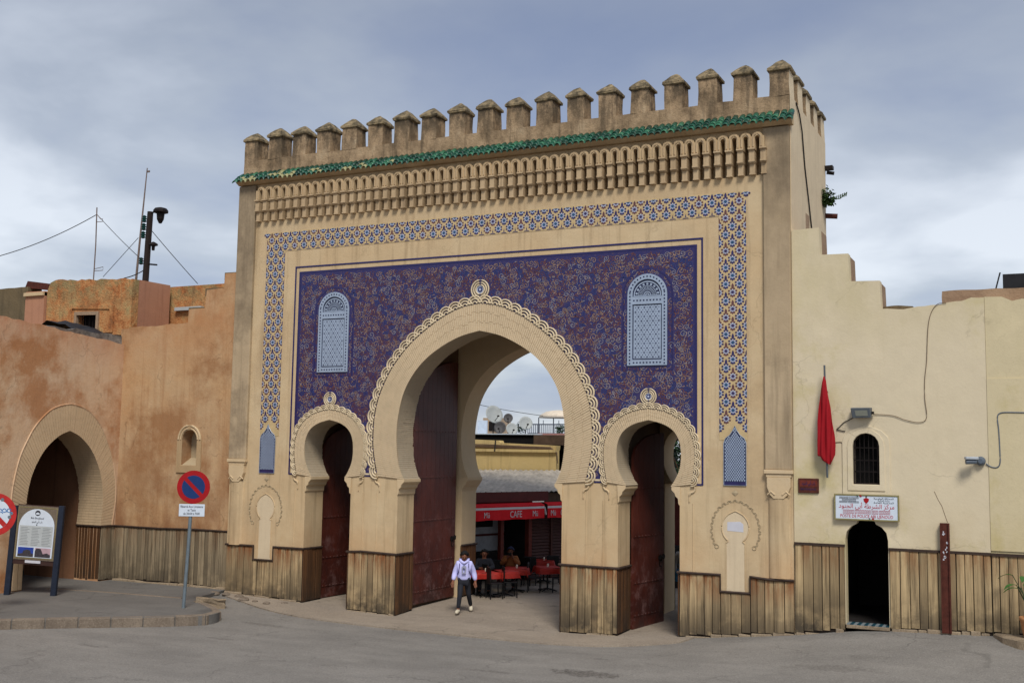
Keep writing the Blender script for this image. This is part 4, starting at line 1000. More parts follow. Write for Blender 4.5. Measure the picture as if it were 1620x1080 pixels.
# ------------------------------------------------------------------ yellow wall with the police post
yw = thing('yellow_wall', 'smooth cream yellow wall with stepped top and police post doorway', 'wall')
wn = arch_shape(9.745, .285, 3.67, 4.52, 8)
dr = [(9.27, .60), (10.18, .60), (10.18, 2.45), (10.15, 2.62), (10.05, 2.74), (9.93, 2.80), (9.88, 2.92), (9.56, 2.92), (9.51, 2.80), (9.40, 2.74), (9.30, 2.62), (9.27, 2.45)]
ol = [(8.145, -.4), (12.25, -.4), *jag([(12.25, 7.74), (12.0, 7.75), (11.8, 7.68), (11.5, 7.66), (11.3, 7.62), (10.9, 7.60), (10.6, 7.55), (10.12, 7.58)], .012, .12), (10.10, 8.22), (9.44, 8.24), (9.42, 8.88), (8.79, 8.89), (8.77, 9.53), (8.145, 9.51)]
m = MB(); m.plate(ol, [wn, dr], 0, .30); m.build('wall_face', 'yellow_wall_paint', yw)
m = MB(); ol3 = [(8.15, 5.3), (12.25, 5.3), (12.25, 7.7)]+[(x-(.012 if x > 8.3 else 0), z-.012) for x, z in ol[3:]]; m.plate(ol3, [], .30, 1.05); m.build('wall_core', 'rubble_stone', yw)
m = MB(); m.box(9.0, 12.2, .9, 3.6, .45, .6); m.box(8.9, 9.0, .3, 3.6, .45, 5.2); m.box(12.2, 12.3, .3, 3.6, .45, 5.2); m.box(8.9, 12.3, 3.6, 3.7, .45, 5.2); m.box(8.9, 12.3, .3, 3.6, 5.2, 5.3); m.box(9.0, 12.2, .0, .9, .35, .59); m.build('room', 'dark_room', yw)
m = MB(); m.box(9.0, 10.4, .32, .40, 3.4, 5.0); m.build('window_void', 'black_void', yw)
m = MB(); m.plate([(9.27, .52), (10.19, .52), (10.19, .60), (9.27, .60)], [], -.06, .02); m.build('door_sill', 'rubble_kerb', yw, .01)
m = MB()
for k in range(12): m.box(9.28+k*.075, 9.28+k*.075+.07, -.055, .30, .601, .618, k % 2)
m.build('sill_tiles', ['sill_tile_white', 'sill_tile_teal'], yw)
m = MB()   # raised window surround, two steps
m.plate([(9.23, 3.42), (10.25, 3.42), (10.25, 4.60), (10.22, 4.72), (10.08, 4.86), (9.745, 5.0), (9.41, 4.86), (9.27, 4.72), (9.23, 4.60)], [arch_shape(9.745, .33, 3.60, 4.52, 8)], -.030, .002)
m.build('window_surround', 'yellow_wall_paint', yw, .008)
m = MB(); m.plate(arch_shape(9.745, .40, 3.53, 4.50, 8), [arch_shape(9.745, .285, 3.665, 4.52, 8)], -.050, -.001); m.build('window_frame', 'yellow_wall_paint', yw, .006)
m = MB(); m.plate(arch_shape(9.745, .284, 3.672, 4.52, 8), [arch_shape(9.745, .26, 3.70, 4.52, 8)], .05, .10); wf = m.build('window_grille', 'wood_dark_pole', yw)
for k in range(6): x = 9.745-.235+k*.094; h = 4.52+math.sqrt(max(.001, .26**2-(x-9.745)**2)); m = MB(); m.box(x-.008, x+.008, .06, .08, 3.69, h); m.build('bar', 'iron_dark', wf)
for z in (3.95, 4.2, 4.48): m = MB(); m.box(9.49, 10.0, .055, .085, z-.01, z+.01); m.build('crossbar', 'iron_dark', wf)
zt = lambda c: 2.30-.02*min(1, max(0, c.x-9))-.0
rb_ = lambda c: gz(c.x, 0)+.06
planks(yw, (8.15, 0), (9.25, 0), (0, -1), 2.28, rb_, 'dado_wood_right', .16, .22); planks(yw, (10.2, 0), (12.25, 0), (0, -1), 2.25, rb_, 'dado_wood_right', .16, .23)
m = MB(); m.box(8.15, 9.26, -.05, 0, 2.28, 2.335); m.build('ledge', 'trim_brown', yw); m = MB(); m.box(10.19, 12.25, -.05, 0, 2.25, 2.305); m.build('ledge', 'trim_brown', yw)
gzr = lambda x, y: gz(x, y)
plinth(yw, 8.16, 9.22, 0, gzr, h=.07, dep=.06); plinth(yw, 10.22, 12.2, 0, gzr, h=.07, dep=.06)
fwl = thing('far_yellow_wall', 'deeper yellow wall at the right edge with rubble parapet on top', 'wall')
m = MB(); m.plate([(12.255, -.4), (17, -.4), (17, 7.6), (14, 7.66), (13.3, 7.62), (13.0, 7.68), (12.8, 7.64), (12.6, 7.74), (12.255, 7.75)], [], .015, .9); m.build('wall_face', 'yellow_wall_paint_far', fwl)
m = MB(); m.box(12.255, 17, -.012, .014, 2.35, 5.98); m.build('paint_panel', 'yellow_wall_paint_far', fwl)
planks(fwl, (12.26, -.0), (16.5, -.0), (0, -1), 2.24, rb_, 'dado_wood_right', .14, .22); m = MB(); m.box(12.26, 16.5, -.06, 0, 2.24, 2.30); m.build('ledge', 'trim_brown', fwl)
rough_block('rubble_parapet', 11.35, 17, .75, 1.2, 7.3, 8.02, 'rubble_stone', fwl, 40, .03)
rough_block('coping_slab', 10.12, 10.75, .45, 1.0, 7.3, 7.68, 'brown_concrete', yw, 8, .03)
m = MB(); m.box(12.60, 16, .9, 1.9, 8.03, 8.36); m.add([(12.42, 1.0, 8.0), (12.45, 1.0, 8.0), (12.56, 1.0, 8.42), (12.53, 1.0, 8.42), (12.42, 1.05, 8.0), (12.45, 1.05, 8.0), (12.56, 1.05, 8.42), (12.53, 1.05, 8.42)], [(0, 1, 2, 3), (4, 5, 6, 7), (0, 1, 5, 4), (2, 3, 7, 6)])
tag(m.build('roof_tank', 'tarp_black'), 'black covered box on the roof above the right wall', 'roof box')
# iron post against the dado
m = MB(); m.box(11.275, 11.435, -.10, -.04, .58, 2.89); m.box(11.26, 11.285, -.14, -.04, .58, 2.89); m.box(11.425, 11.45, -.14, -.04, .58, 2.89)
ip = thing('iron_post', 'rusty brown iron channel post with torn stickers beside the doorway', 'post'); m.build('channel', 'rust_iron', ip)
m = MB(); rr = random.Random(4)
for k in range(11):
    x, z = rr.uniform(11.30, 11.41), rr.uniform(2.05, 2.7); m.add([(x+rr.uniform(.008, .028)*math.cos(a), -.1015, z+rr.uniform(.01, .04)*math.sin(a)) for a in (0, 1, 2, 3, 4, 5)], [(0, 1, 2, 3, 4, 5)])
m.build('sticker_scraps', 'paper_white', ip)

# flag, hanging furled from a short pole
fl = thing('flag', 'furled red flag hanging on a thin pole beside the window', 'flag', (8.90, -.2, 3.8))
m = MB(); m.tube([(0.03, 0, 0), (0, -.02, 2.52)], .022, 8); m.build('pole', 'lamp_grey', fl); m = MB(); m.box(-.02, .05, -.02, .22, .35, .40); m.build('bracket', 'iron_dark', fl)
m = MB(); m.box(-.03, .03, -.03, .22, 1.9, 1.95); m.build('bracket', 'iron_dark', fl)
W_, H_ = 26, 30; v = []
prof = [(0, .02, .02), (.15, .09, .05), (.35, .14, .11), (.52, .17, .15), (.66, .18, .19), (.78, .19, .205), (.90, .19, .19), (.96, .06, .14), (1, -.02, .08)]
W_, H_ = 44, 40
for j in range(H_+1):
    t_ = j/H_; l = interp(t_, [(a, b) for a, b, c in prof]); r_ = interp(t_, [(a, c) for a, b, c in prof]); z = 2.27-1.97*t_
    for i in range(W_):
        a = 2*math.pi*i/W_; x = math.cos(a); xx = ((r_-l)/2+(r_+l)/2*x)+.02*t_
        fold = .028*math.sin(xx*58+t_*2.5)*min(1, t_*3)+.018*math.sin(xx*33-t_*6)
        v.append((xx, math.sin(a)*.035*min(1, .4+t_*2)-.03+fold, z+.02*math.sin(xx*40)*(t_ > .85)))
m = MB(); m.add(v, [(j*W_+i, j*W_+(i+1) % W_, (j+1)*W_+(i+1) % W_, (j+1)*W_+i) for j in range(H_) for i in range(W_)]); m.sm = True; m.build('cloth', 'flag_red', fl)

# police sign
sg = thing('police_sign', 'white police post sign with red writing above the dark doorway', 'sign', (9.745, -.07, 3.155))
m = MB(); m.box(-.67, .67, -.02, .02, -.255, .275); m.build('panel', 'sign_white', sg)
m = MB(); m.plate([(-.69, -.275), (.69, -.275), (.69, .295), (-.69, .295)], [[(-.66, -.245), (.66, -.245), (.66, .265), (-.66, .265)]], -.032, .022); m.build('frame', 'brass', sg)
def arab(s):
    F_ = {'م': 'ﻡﻢﻣﻤ', 'ر': 'ﺭﺮﺭﺮ', 'ك': 'ﻙﻚﻛﻜ', 'ز': 'ﺯﺰﺯﺰ', 'ا': 'ﺍﺎﺍﺎ', 'ل': 'ﻝﻞﻟﻠ', 'ش': 'ﺵﺶﺷﺸ', 'ط': 'ﻁﻂﻃﻄ', 'ة': 'ﺓﺔﺓﺔ', 'أ': 'ﺃﺄﺃﺄ', 'ب': 'ﺏﺐﺑﺒ', 'ي': 'ﻱﻲﻳﻴ', 'ج': 'ﺝﺞﺟﺠ', 'ن': 'ﻥﻦﻧﻨ', 'و': 'ﻭﻮﻭﻮ', 'د': 'ﺩﺪﺩﺪ', 'ع': 'ﻉﻊﻋﻌ', 'غ': 'ﻍﻎﻏﻐ', 'ه': 'ﻩﻪﻫﻬ', 'ق': 'ﻕﻖﻗﻘ', 'س': 'ﺱﺲﺳﺴ', 'ف': 'ﻑﻒﻓﻔ', 'ت': 'ﺕﺖﺗﺘ'}
    nj = 'راأةزود'; o = []
    for i, ch in enumerate(s):
        if ch not in F_: o.append(ch); continue
        pv = i > 0 and s[i-1] in F_ and s[i-1] not in nj; nx_ = i+1 < len(s) and s[i+1] in F_ and ch not in nj
        o.append(F_[ch][(3 if nx_ else 1) if pv else (2 if nx_ else 0)])
    return ''.join(reversed(o))
T = lambda b, sz, x, z, mat, fit=1, nm='lettering': text(nm, b, sz, (x, -.022, z), mat, sg, fit=fit)
T(arab('مركز الشرطة أبي الجنود'), .135, 0, .035, 'print_red', 1.18)
T('ⴰⵎⵎⴰⵙ ⵏ ⵓⴱⵓⵍⵉⵙ ⴰⴱⵉ ⵍⴵⵏⵓⴷ', .085, 0, -.085, 'print_red', 1.0)
T('POSTE DE POLICE ABI LJENOUD', .098, 0, -.185, 'print_red', 1.12)
for k, (b, z) in enumerate((('ⵜⴰⴳⵍⴷⵉⵜ ⵏ ⵍⵎⵖⵔⵉⴱ', .215), ('ⵜⴰⵎⴰⵡⴰⵙⵜ', .17), ('ⵜⴰⵎⵀⵍⴰ ⵜⴰⵎⴰⵜⴰⵢⵜ', .125))): T(b, .042, -.37, z, 'print_dark', .42 if k != 1 else .30)
for b, z in ((arab('المملكة المغربية'), .215), (arab('وزارة الداخلية').replace('خ', ''), .17), (arab('المديرية العامة'), .125)): T(b, .05, .37, z, 'print_dark', .42 if z != .17 else .24)
m = MB(); m.plate([(-.06, .20), (-.05, .15), (0, .09), (.05, .15), (.06, .20), (.0, .225)], [], -.026, -.02); m.build('crest', 'sign_red', sg)
m = MB(); m.plate([(-.012, .225), (.012, .225), (.016, .26), (0, .275), (-.016, .26)], [], -.026, -.02); m.build('crest_crown', 'green_mark', sg)
for x, z in ((-.13, .262), (.13, -.236)):
    m = MB(); m.add([(x-.06, -.0335, z-.02), (x-.04, -.0335, z-.02), (x-.06, -.0335, z+.02), (x-.08, -.0335, z+.02)], [(0, 1, 2, 3)]); m.build('green_stripe', 'green_mark', sg)
    m = MB(); m.add([(x+.0, -.0335, z-.02), (x+.04, -.0335, z-.02), (x+.02, -.0335, z+.02), (x-.02, -.0335, z+.02)], [(0, 1, 2, 3)]); m.build('red_stripe', 'sign_red', sg)
# street name plaque
pq = thing('tile_plaque', 'small brown tiled plaque with dark blue writing left of the police sign', 'plaque', (8.48, -.03, 3.61))
m = MB(); m.box(-.23, .23, -.01, .03, -.165, .165); m.build('plaque_body', 'rust_iron', pq, .008); m = MB(); m.box(-.19, .19, -.014, -.009, -.02, .12); m.build('plaque_panel', 'clay_orange', pq) if 'clay_orange' in MATS else m.build('plaque_panel', 'shop_wood', pq)
text('lettering', arab('باب أبي الجنود'), .09, (0, -.016, .05), 'zellige_line', pq, fit=.3); text('lettering', 'BAB BOUJLOUD', .06, (0, -.012, -.08), 'zellige_line', pq, fit=.34)
# floodlight and its cables
fd = thing('floodlight', 'grey floodlight on the yellow wall above the arched window', 'lamp', (9.67, 0, 5.25), 0)
bmx = MB(); bmx.add([(-.21, -.26, .10), (.20, -.26, .11), (.23, -.05, .12), (-.22, -.05, .12), (-.18, -.22, -.12), (.22, -.22, -.11), (.22, -.08, -.10), (-.17, -.08, -.10)], [(0, 1, 2, 3), (7, 6, 5, 4), (0, 4, 5, 1), (1, 5, 6, 2), (2, 6, 7, 3), (3, 7, 4, 0)]); bmx.build('housing', 'lamp_grey', fd, .01)
m = MB(); m.add([(-.12, -.263+.012, .05), (.15, -.252, .055), (.16, -.236, -.07), (-.10, -.236, -.075)], [(0, 1, 2, 3)]); m.build('lens', 'lamp_glass', fd)
m = MB(); m.box(-.03, .03, -.08, 0, -.03, .03); m.box(.22, .27, -.12, -.06, -.03, .03); m.build('bracket', 'iron_dark', fd)
def cable(pts, r, mat, label, name='cable'):
    m = MB(); m.tube(pts, r, 5); return tag(m.build(name, mat), label, 'cable')
def P0(l, y=-.02): return [tuple(at(px, py, y)) for px, py in l]
def smooth3(l, n=4):
    a = cat([(p[0], p[2]) for p in l], n); return [(x, l[0][1], z) for x, z in a]
cable(smooth3(P0([(1382, 655), (1412, 657), (1432, 664), (1455, 668), (1466, 660), (1463, 630), (1463, 600), (1466, 570), (1468, 520), (1473, 495), (1483, 481), (1497, 479)])), .007, 'cable_brown', 'thin brown cable running along the yellow wall from floodlight to roof')
m = MB(); m.box(9.27, 9.37, -.06, 0, 5.02, 5.10); m.build('junction_box', 'iron_dark', fd) if False else None
cable(smooth3(P0([(1349, 661), (1343, 664), (1335, 668), (1327, 676), (1324, 679), (1337, 682)])), .010, 'cable_dark', 'short dark wire dangling between the floodlight and the flag')
cable(smooth3(P0([(1318, 700), (1333, 700), (1334, 715), (1334, 776)], -.012)), .007, 'cable_brown', 'thin faint wire beside the window surround above the sign')
cable(smooth3(P0([(1560, 733), (1568, 738), (1577, 739), (1582, 733), (1582, 715), (1580, 680), (1578, 660), (1583, 653), (1600, 652), (1640, 653)])), .012, 'camera_grey', 'grey conduit bending down the wall to the security cameras', 'conduit')
cc = thing('security_camera', 'pair of grey security cameras on the right part of the yellow wall', 'camera', tuple(at(1550, 729, 0)))
m = MB(); m.lathe([(.10, 0), (.10, -.06), (.085, -.10), (.05, -.14)], (.02, 0, 0), 14, 0, 'Y'); m.build('dome', 'camera_grey', cc)
m = MB(); m.box(-.28, -.02, -.30, -.16, .03, .09, rot=.35); m.build('housing', 'camera_white', cc, .01); m = MB(); m.tube([(-.26, -.26, -.02), (-.06, -.18, -.01)], .055, 10); m.build('barrel', 'camera_grey', cc)
m = MB(); m.tube([(0, 0, .02), (-.08, -.12, .04), (-.15, -.2, .04)], .02, 6); m.build('arm', 'camera_grey', cc)
# cracks and stains with depth: shallow hairline over the post
m = MB(); m.tube(P0([(1478, 777), (1484, 790), (1490, 800), (1494, 812), (1499, 826)], .0), .006, 4); tag(m.build('wall_crack', 'cable_brown'), 'thin crack in the yellow paint above the iron post', 'crack')
# step and flower pot at the right edge
m = MB(); m.plate([(12.25, -.05), (12.45, -.45), (12.75, -.75), (13.6, -.95), (16, -1.0), (16, -.05)], [], .3, .66, plane='XY'); tag(m.build('concrete_step', 'rubble_kerb', None, .03), 'low broken concrete step under the potted plant at the right edge', 'step')
pt = thing('potted_plant', 'terracotta pot with a leafy green plant on the step at right', 'plant', (12.98, -.42, .68))
m = MB(); m.lathe([(.13, 0), (.16, .1), (.19, .30), (.215, .34), (.215, .40), (.18, .40), (.17, .36)], (0, 0, 0), 16); m.sm = True; m.build('pot', 'pot_clay', pt)
rnd = random.Random(2)
for k in range(9):
    a = rnd.uniform(0, 6.28); h = rnd.uniform(.75, 1.25); rr = rnd.uniform(.15, .42) if k else .32
    if k == 0: a = math.pi*.95
    x, y = rr*math.cos(a), rr*math.sin(a); m = MB(); m.tube([(0, 0, .36), (x*.4, y*.4, h*.7), (x, y, h)], .008, 4); m.build('stem', 'leaf_dark', pt)
    m = MB(); n = 5; d = Vector((math.cos(a), math.sin(a), -.35)).normalized(); sdv = Vector((-math.sin(a), math.cos(a), 0)); v = []
    for q in range(n+1):
        w_ = .075*math.sin(math.pi*min(.98, (q+.35)/(n+.5))); c = Vector((x, y, h))+d*(.30*q/n)+Vector((0, 0, .05*math.sin(q/n*3))); v += [c+sdv*w_, c-Vector((0, 0, .012)), c-sdv*w_]
    m.add(v, [f for q in range(n) for f in ((3*q, 3*q+1, 3*q+4, 3*q+3), (3*q+1, 3*q+2, 3*q+5, 3*q+4))]); m.build('leaf', 'leaf_green', pt)

# ------------------------------------------------------------------ orange walls at the left
wa = thing('orange_wall', 'stepped orange plaster wall joining the left side of the gate', 'wall')
YA = .30
zz_n = (-9.95, 3.48, 4.94)
nich = [(-10.24, 3.73), (-9.66, 3.73)]+[(-9.95+.29*math.cos(math.pi*k/8), 4.50+.29*math.sin(math.pi*k/8)) for k in range(9)]
m = MB(); m.plate([(-12.95, -.3), (-8.14, -.3), (-8.14, 9.5), (-8.86, 9.5), (-8.9, 9.06), (-9.55, 9.03), (-9.60, 8.48), (-10.22, 8.47), *jag([(-10.24, 8.06), (-10.9, 8.05), (-11.9, 8.0), (-12.95, 7.96)], .03, .2, 4)], [nich], YA, YA+.45); m.build('wall_face', 'orange_plaster', wa)
m = MB()
for x0, x1, z in ((-8.9, -8.16, 9.5), (-9.62, -8.86, 9.05), (-10.26, -9.56, 8.49)): m.box(x0+.03, x1-.02, YA+.05, YA+.9, z-.15, z+.015)
for x0, x1, z in ((-8.9, -8.16, 9.5), (-9.62, -8.86, 9.05), (-10.26, -9.56, 8.49)):
    rough_block('coping', x0, x1, YA+.02, YA+.9, z-.2, z+.03, 'brown_concrete', wa, 5, .012)
m = MB(); m.box(-10.4, -9.5, YA+.40, YA+.5, 3.6, 5.0); m.build('niche_back', 'niche_relief', wa)
m = MB(); m.add([(-10.24, YA+.01, 3.731), (-9.66, YA+.01, 3.731), (-9.66, YA+.40, 3.95), (-10.24, YA+.40, 3.95), (-10.24, YA+.40, 3.731), (-9.66, YA+.40, 3.731)], [(0, 1, 2, 3), (1, 5, 2), (0, 3, 4)]); m.build('niche_sill', 'niche_relief', wa)
m = MB(); m.plate([(-10.42, 3.50), (-9.48, 3.50), (-9.48, 4.5)]+[(-9.95+.47*math.cos(math.pi*k/10), 4.48+.47*math.sin(math.pi*k/10)) for k in range(11)]+[(-10.42, 4.5)], [[(x, z) for x, z in nich]], YA-.04, YA+.003); m.build('niche_frame', 'orange_trim', wa, .01)
m = MB(); m.tube([(-9.95+.42*math.cos(math.pi*k/12), YA-.045, 4.50+.42*math.sin(math.pi*k/12)) for k in range(13)], .03, 5); m.tube([(-9.95+.33*math.cos(math.pi*k/12), YA-.045, 4.50+.33*math.sin(math.pi*k/12)) for k in range(13)], .022, 5); m.build('niche_moulding', 'gate_plaster_smooth', wa)
za = lambda c: SWZ+.07 if c.x < -8.4 else .14
planks(wa, (-12.80, YA), (-8.15, YA), (0, -1), lambda c: 1.80, lambda c: SWZ+.06+.02*math.sin(c.x), 'dado_wood_left', .11, .17, .03)
ledge(wa, [(-12.80, YA-.04, 1.82), (-11, YA-.045, 1.81), (-9.6, YA-.04, 1.84), (-8.16, YA-.04, 1.83)], .03)
plinth(wa, -12.7, -8.2, YA, lambda x, y: SWZ-.02, h=.08, dep=.16)
for i in range(7):   # rubble at the foot of the gate pier
    x = -8.2+i*.42+random.uniform(-.1, .1); y = -.25-random.random()*.5; r_ = random.uniform(.07, .17)
    bm = bmesh.new(); bmesh.ops.create_icosphere(bm, subdivisions=2, radius=r_)
    for v in bm.verts: v.co *= 1+.35*noise.noise(v.co*6+Vector((i*3, 0, 0))); v.co.z *= .45
    me = bpy.data.meshes.new('stone'); bm.to_mesh(me); bm.free(); me.materials.append(M_('kerb_concrete'))
    tag(link('stone', me, None, (x, y, gz(x, y)+.03)), ['flat stone nearest the broken kerb block', 'small stone beside the left gate pier corner', 'wide flat stone below the left blind niche', 'loose stone in front of the left gate dado', 'low stone between the niche and the left small arch', 'stone resting near the left small arch jamb', 'last loose stone before the left small doorway'][i], 'stone', 'loose stones at the foot of the left gate pier')
bm = bmesh.new(); bmesh.ops.create_cube(bm, size=1); bmesh.ops.subdivide_edges(bm, edges=bm.edges[:], cuts=3, use_grid_fill=True)
for v in bm.verts: v.co = Vector((v.co.x*.75, v.co.y*.30, v.co.z*.28))+noise.noise_vector(v.co*3)*.06
me = bpy.data.meshes.new('broken_kerb_block'); bm.to_mesh(me); bm.free(); me.materials.append(M_('rubble_kerb')); p = at(333, 953, -2.05)
tag(link('broken_kerb_block', me, None, (p.x, p.y, .12), (0, .1, .75)), 'broken kerb block lying behind the no parking sign', 'kerb block')

wb = thing('arched_orange_wall', 'orange plaster wall with a pointed brick arch at the left edge', 'wall')
XB = -12.8; CB = -1.69
BI = mirror(cat([(1.38, 1.85), (1.42, 2.4), (1.39, 2.95), (1.22, 3.55), (.88, 4.12), (.42, 4.52), (0, 4.70)], 4))
BO = mirror(cat([(1.84, 1.85), (1.93, 2.6), (1.89, 3.2), (1.73, 3.9), (1.5, 4.4), (1.24, 4.82), (.80, 5.24), (.4, 5.42), (0, 5.49)], 4))
op = [(CB+1.40, -.3), (CB+1.40, 1.84)]+[(CB+x, z) for x, z in offs(BI, .10)]+[(CB-1.40, 1.84), (CB-1.40, -.3)]
m = MB(); m.plate([(-16, 8.3), (-16, -.3)]+op[::-1]+[(.74, -.3), (.74, 7.44)]+jag([(.3, 7.46), (-.14, 7.50), (-1.65, 7.61), (-3.06, 7.74), (-4.36, 7.82)], .025, .2), [], XB-1.0, XB, plane='YZ'); m.build('wall_face', 'orange_plaster_left', wb)
i_ = resample(BI, 84); o_ = resample(BO, 84); m = MB(); rnd = random.Random(3)
for k in range(84):
    L2 = lambda p, q, t: (p[0]+(q[0]-p[0])*t, p[1]+(q[1]-p[1])*t)
    a, b = L2(i_[k], i_[k+1], .06), L2(i_[k], i_[k+1], .94); d, c = L2(o_[k], o_[k+1], .06), L2(o_[k], o_[k+1], .94); xx = XB+.017+rnd.uniform(0, .006)
    q = [a, b, c, d]; m.add([(xx, CB+p[0], p[1]) for p in q]+[(XB, CB+p[0], p[1]) for p in q], [(0, 1, 2, 3), (0, 4, 5, 1), (1, 5, 6, 2), (2, 6, 7, 3), (3, 7, 4, 0)])
    xd = 0
    while xd < .95: x2 = min(1.0, xd+rnd.uniform(.2, .3)); m.add([(XB-xd, CB+a[0], a[1]), (XB-xd, CB+b[0], b[1]), (XB-x2+.01, CB+b[0], b[1]), (XB-x2+.01, CB+a[0], a[1])], [(0, 1, 2, 3)]); xd = x2
stuff(m.build('voussoirs', 'arch_brick_left', wb))
m = MB(); ii = offs(BI, .012)
ir = resample(ii, 60); orr = resample(BO, 60); e = offs(ir, .12)
for k in range(60):
    m.add([(XB+.012, CB+ir[k][0], ir[k][1]), (XB+.012, CB+ir[k+1][0], ir[k+1][1]), (XB+.012, CB+orr[k+1][0], orr[k+1][1]), (XB+.012, CB+orr[k][0], orr[k][1]), (XB-.99, CB+ir[k][0], ir[k][1]), (XB-.99, CB+ir[k+1][0], ir[k+1][1])], [(0, 1, 2, 3), (0, 4, 5, 1)])
m.build('mortar_bed', 'arch_mortar_left', wb)
m = MB(); m.tube([(XB+.01, CB+x, z) for x, z in BO], .028, 5); m.build('arch_edge', 'orange_plaster_left', wb)
for a, b, c in (((XB, -.29), (XB, .28), (1, 0)), ((XB, -.27), (XB-1.0, -.27), (0, -1))): planks(wb, a, b, c, 1.80, SWZ+.05, 'dado_wood_left' if c[0] else 'dado_wood_shade', .10, .15, .03)
ledge(wb, [(XB+.045, .30, 1.82), (XB+.045, -.31, 1.82), (XB-1.0, -.31, 1.82)], .03)
planks(wb, (XB, -3.45), (XB, -3.10), (1, 0), 1.80, SWZ+.05, 'arch_brick_left', .17, .19, .03, 'jamb_board')
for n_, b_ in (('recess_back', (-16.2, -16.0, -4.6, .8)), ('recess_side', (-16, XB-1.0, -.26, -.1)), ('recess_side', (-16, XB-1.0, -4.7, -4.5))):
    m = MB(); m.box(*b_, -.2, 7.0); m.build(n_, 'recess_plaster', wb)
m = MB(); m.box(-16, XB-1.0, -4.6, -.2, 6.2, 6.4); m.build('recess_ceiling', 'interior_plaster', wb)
plinth_pts = None
# orange house on the roof behind, parapet blocks, debris
rh = thing('roof_house', 'rust orange plaster roof house with a small dark window behind the left wall', 'house')
m = MB(); m.plate([(-18.25, 6.5), (-14.27, 6.5)]+jag([(-14.27, 9.89), (-17.9, 10.03), (-18.12, 9.95), (-18.25, 9.66)], .035, .18), [[(-16.75, 8.2), (-15.77, 8.2), (-15.77, 8.76), (-16.75, 8.78)]], 2.0, 2.3); m.build('front_wall', 'roof_house_plaster', rh)
m = MB(); m.plate([(2.3, 6.5), (3.8, 6.5), (3.8, 9.92), (2.3, 9.90)], [], -14.6, -14.28, plane='YZ'); m.build('side_wall', 'pink_plaster', rh)
m = MB(); m.box(-18.2, -14.6, 2.3, 3.9, 6.5, 9.85); m.build('core', 'black_void', rh)
m = MB(); m.plate([(-17.14, 8.1), (-15.04, 8.1), (-15.04, 9.02), (-17.14, 9.11)], [[(-16.98, 8.1), (-15.22, 8.1), (-15.22, 8.90), (-16.98, 8.98)]], 1.96, 2.01); m.build('window_surround', 'roof_house_plaster', rh)
m = MB(); m.plate([(-16.82, 8.2), (-15.70, 8.2), (-15.70, 8.84), (-16.82, 8.86)], [[(-16.72, 8.2), (-15.80, 8.2), (-15.80, 8.72), (-16.72, 8.74)]], 1.93, 2.05); m.build('window_frame', 'rubble_stone', rh)
for k in range(5): m = MB(); m.box(-16.6+k*.17, -16.585+k*.17, 2.08, 2.10, 8.2, 8.76); m.build('window_bar', 'iron_dark', rh)
bw_ = thing('back_wall', 'low orange wall between the roof house and the stepped wall', 'wall')
m = MB(); m.box(-15.2, -9.2, 4.0, 4.3, 6.5, 9.90); m.build('wall_face', 'roof_house_plaster', bw_); m = MB(); m.box(-14.1, -12.9, 3.85, 4.0, 9.02, 9.14); m.build('shelf', 'paper_grey', bw_)
pc = thing('parapet_column', 'pinkish plaster parapet block left of the roof house', 'wall'); 
m = MB(); m.box(-19.2, -18.27, 1.9, 2.6, 6.5, 9.66); m.build('block', 'pink_plaster', pc); m = MB(); m.box(-19.22, -18.27, 1.82, 2.65, 9.50, 9.62); m.build('coping', 'gate_plaster_smooth', pc)
rough_block('concrete_parapet', -26, -19.22, 2.0, 2.6, 6.5, 9.86, 'brown_concrete', None, 20, .03); tag(C.objects[-1] if False else bpy.data.objects['concrete_parapet'], 'mouldy brown concrete parapet at the far left edge', 'wall')
m = MB(); m.add([(-19.5, 2.1, 9.86), (-18.1, 2.1, 9.70), (-18.1, 2.9, 9.72), (-19.5, 2.9, 9.9), (-19.38, 2.1, 10.10), (-18.1, 2.1, 9.92), (-18.1, 2.9, 9.92), (-19.3, 2.9, 10.12)], [(0, 1, 5, 4), (4, 5, 6, 7), (1, 2, 6, 5), (2, 3, 7, 6), (3, 0, 4, 7), (0, 1, 2, 3)]); tag(m.build('roof_slab', 'rust_iron'), 'tilted rusty slab lying on the parapet left of the roof house', 'slab')
rough_block('wall_top_rubble', -14.0, -12.9, -3.2, 1.2, 7.4, 7.72, 'tarp_pale', None, 16, .09); tag(bpy.data.objects['wall_top_rubble'], 'pale rubble heaped along the top of the arched orange wall', 'rubble')
m = MB(); v = []; 
for j in range(7):
    for i in range(13): x = -16.6+i*.27; y = -.6+j*.25; v.append((x, y, 7.78+.22*noise.noise(Vector((x*1.7, y*2, 3)))+.42*math.exp(-((x+15.2)/1.0)**2)))
m.add(v, [(j*13+i, j*13+i+1, (j+1)*13+i+1, (j+1)*13+i) for j in range(6) for i in range(12)]); m.sm = True; tag(m.build('roof_tarp', 'tarp_black', None), 'crumpled black tarpaulin heaped under the roof house window', 'tarpaulin')
m = MB(); m.box(-30, XB-1.02, -14, 2.0, 6.6, 7.2); tag(m.build('flat_roof', 'brown_concrete'), 'flat roof slab behind the arched orange wall', 'roof')

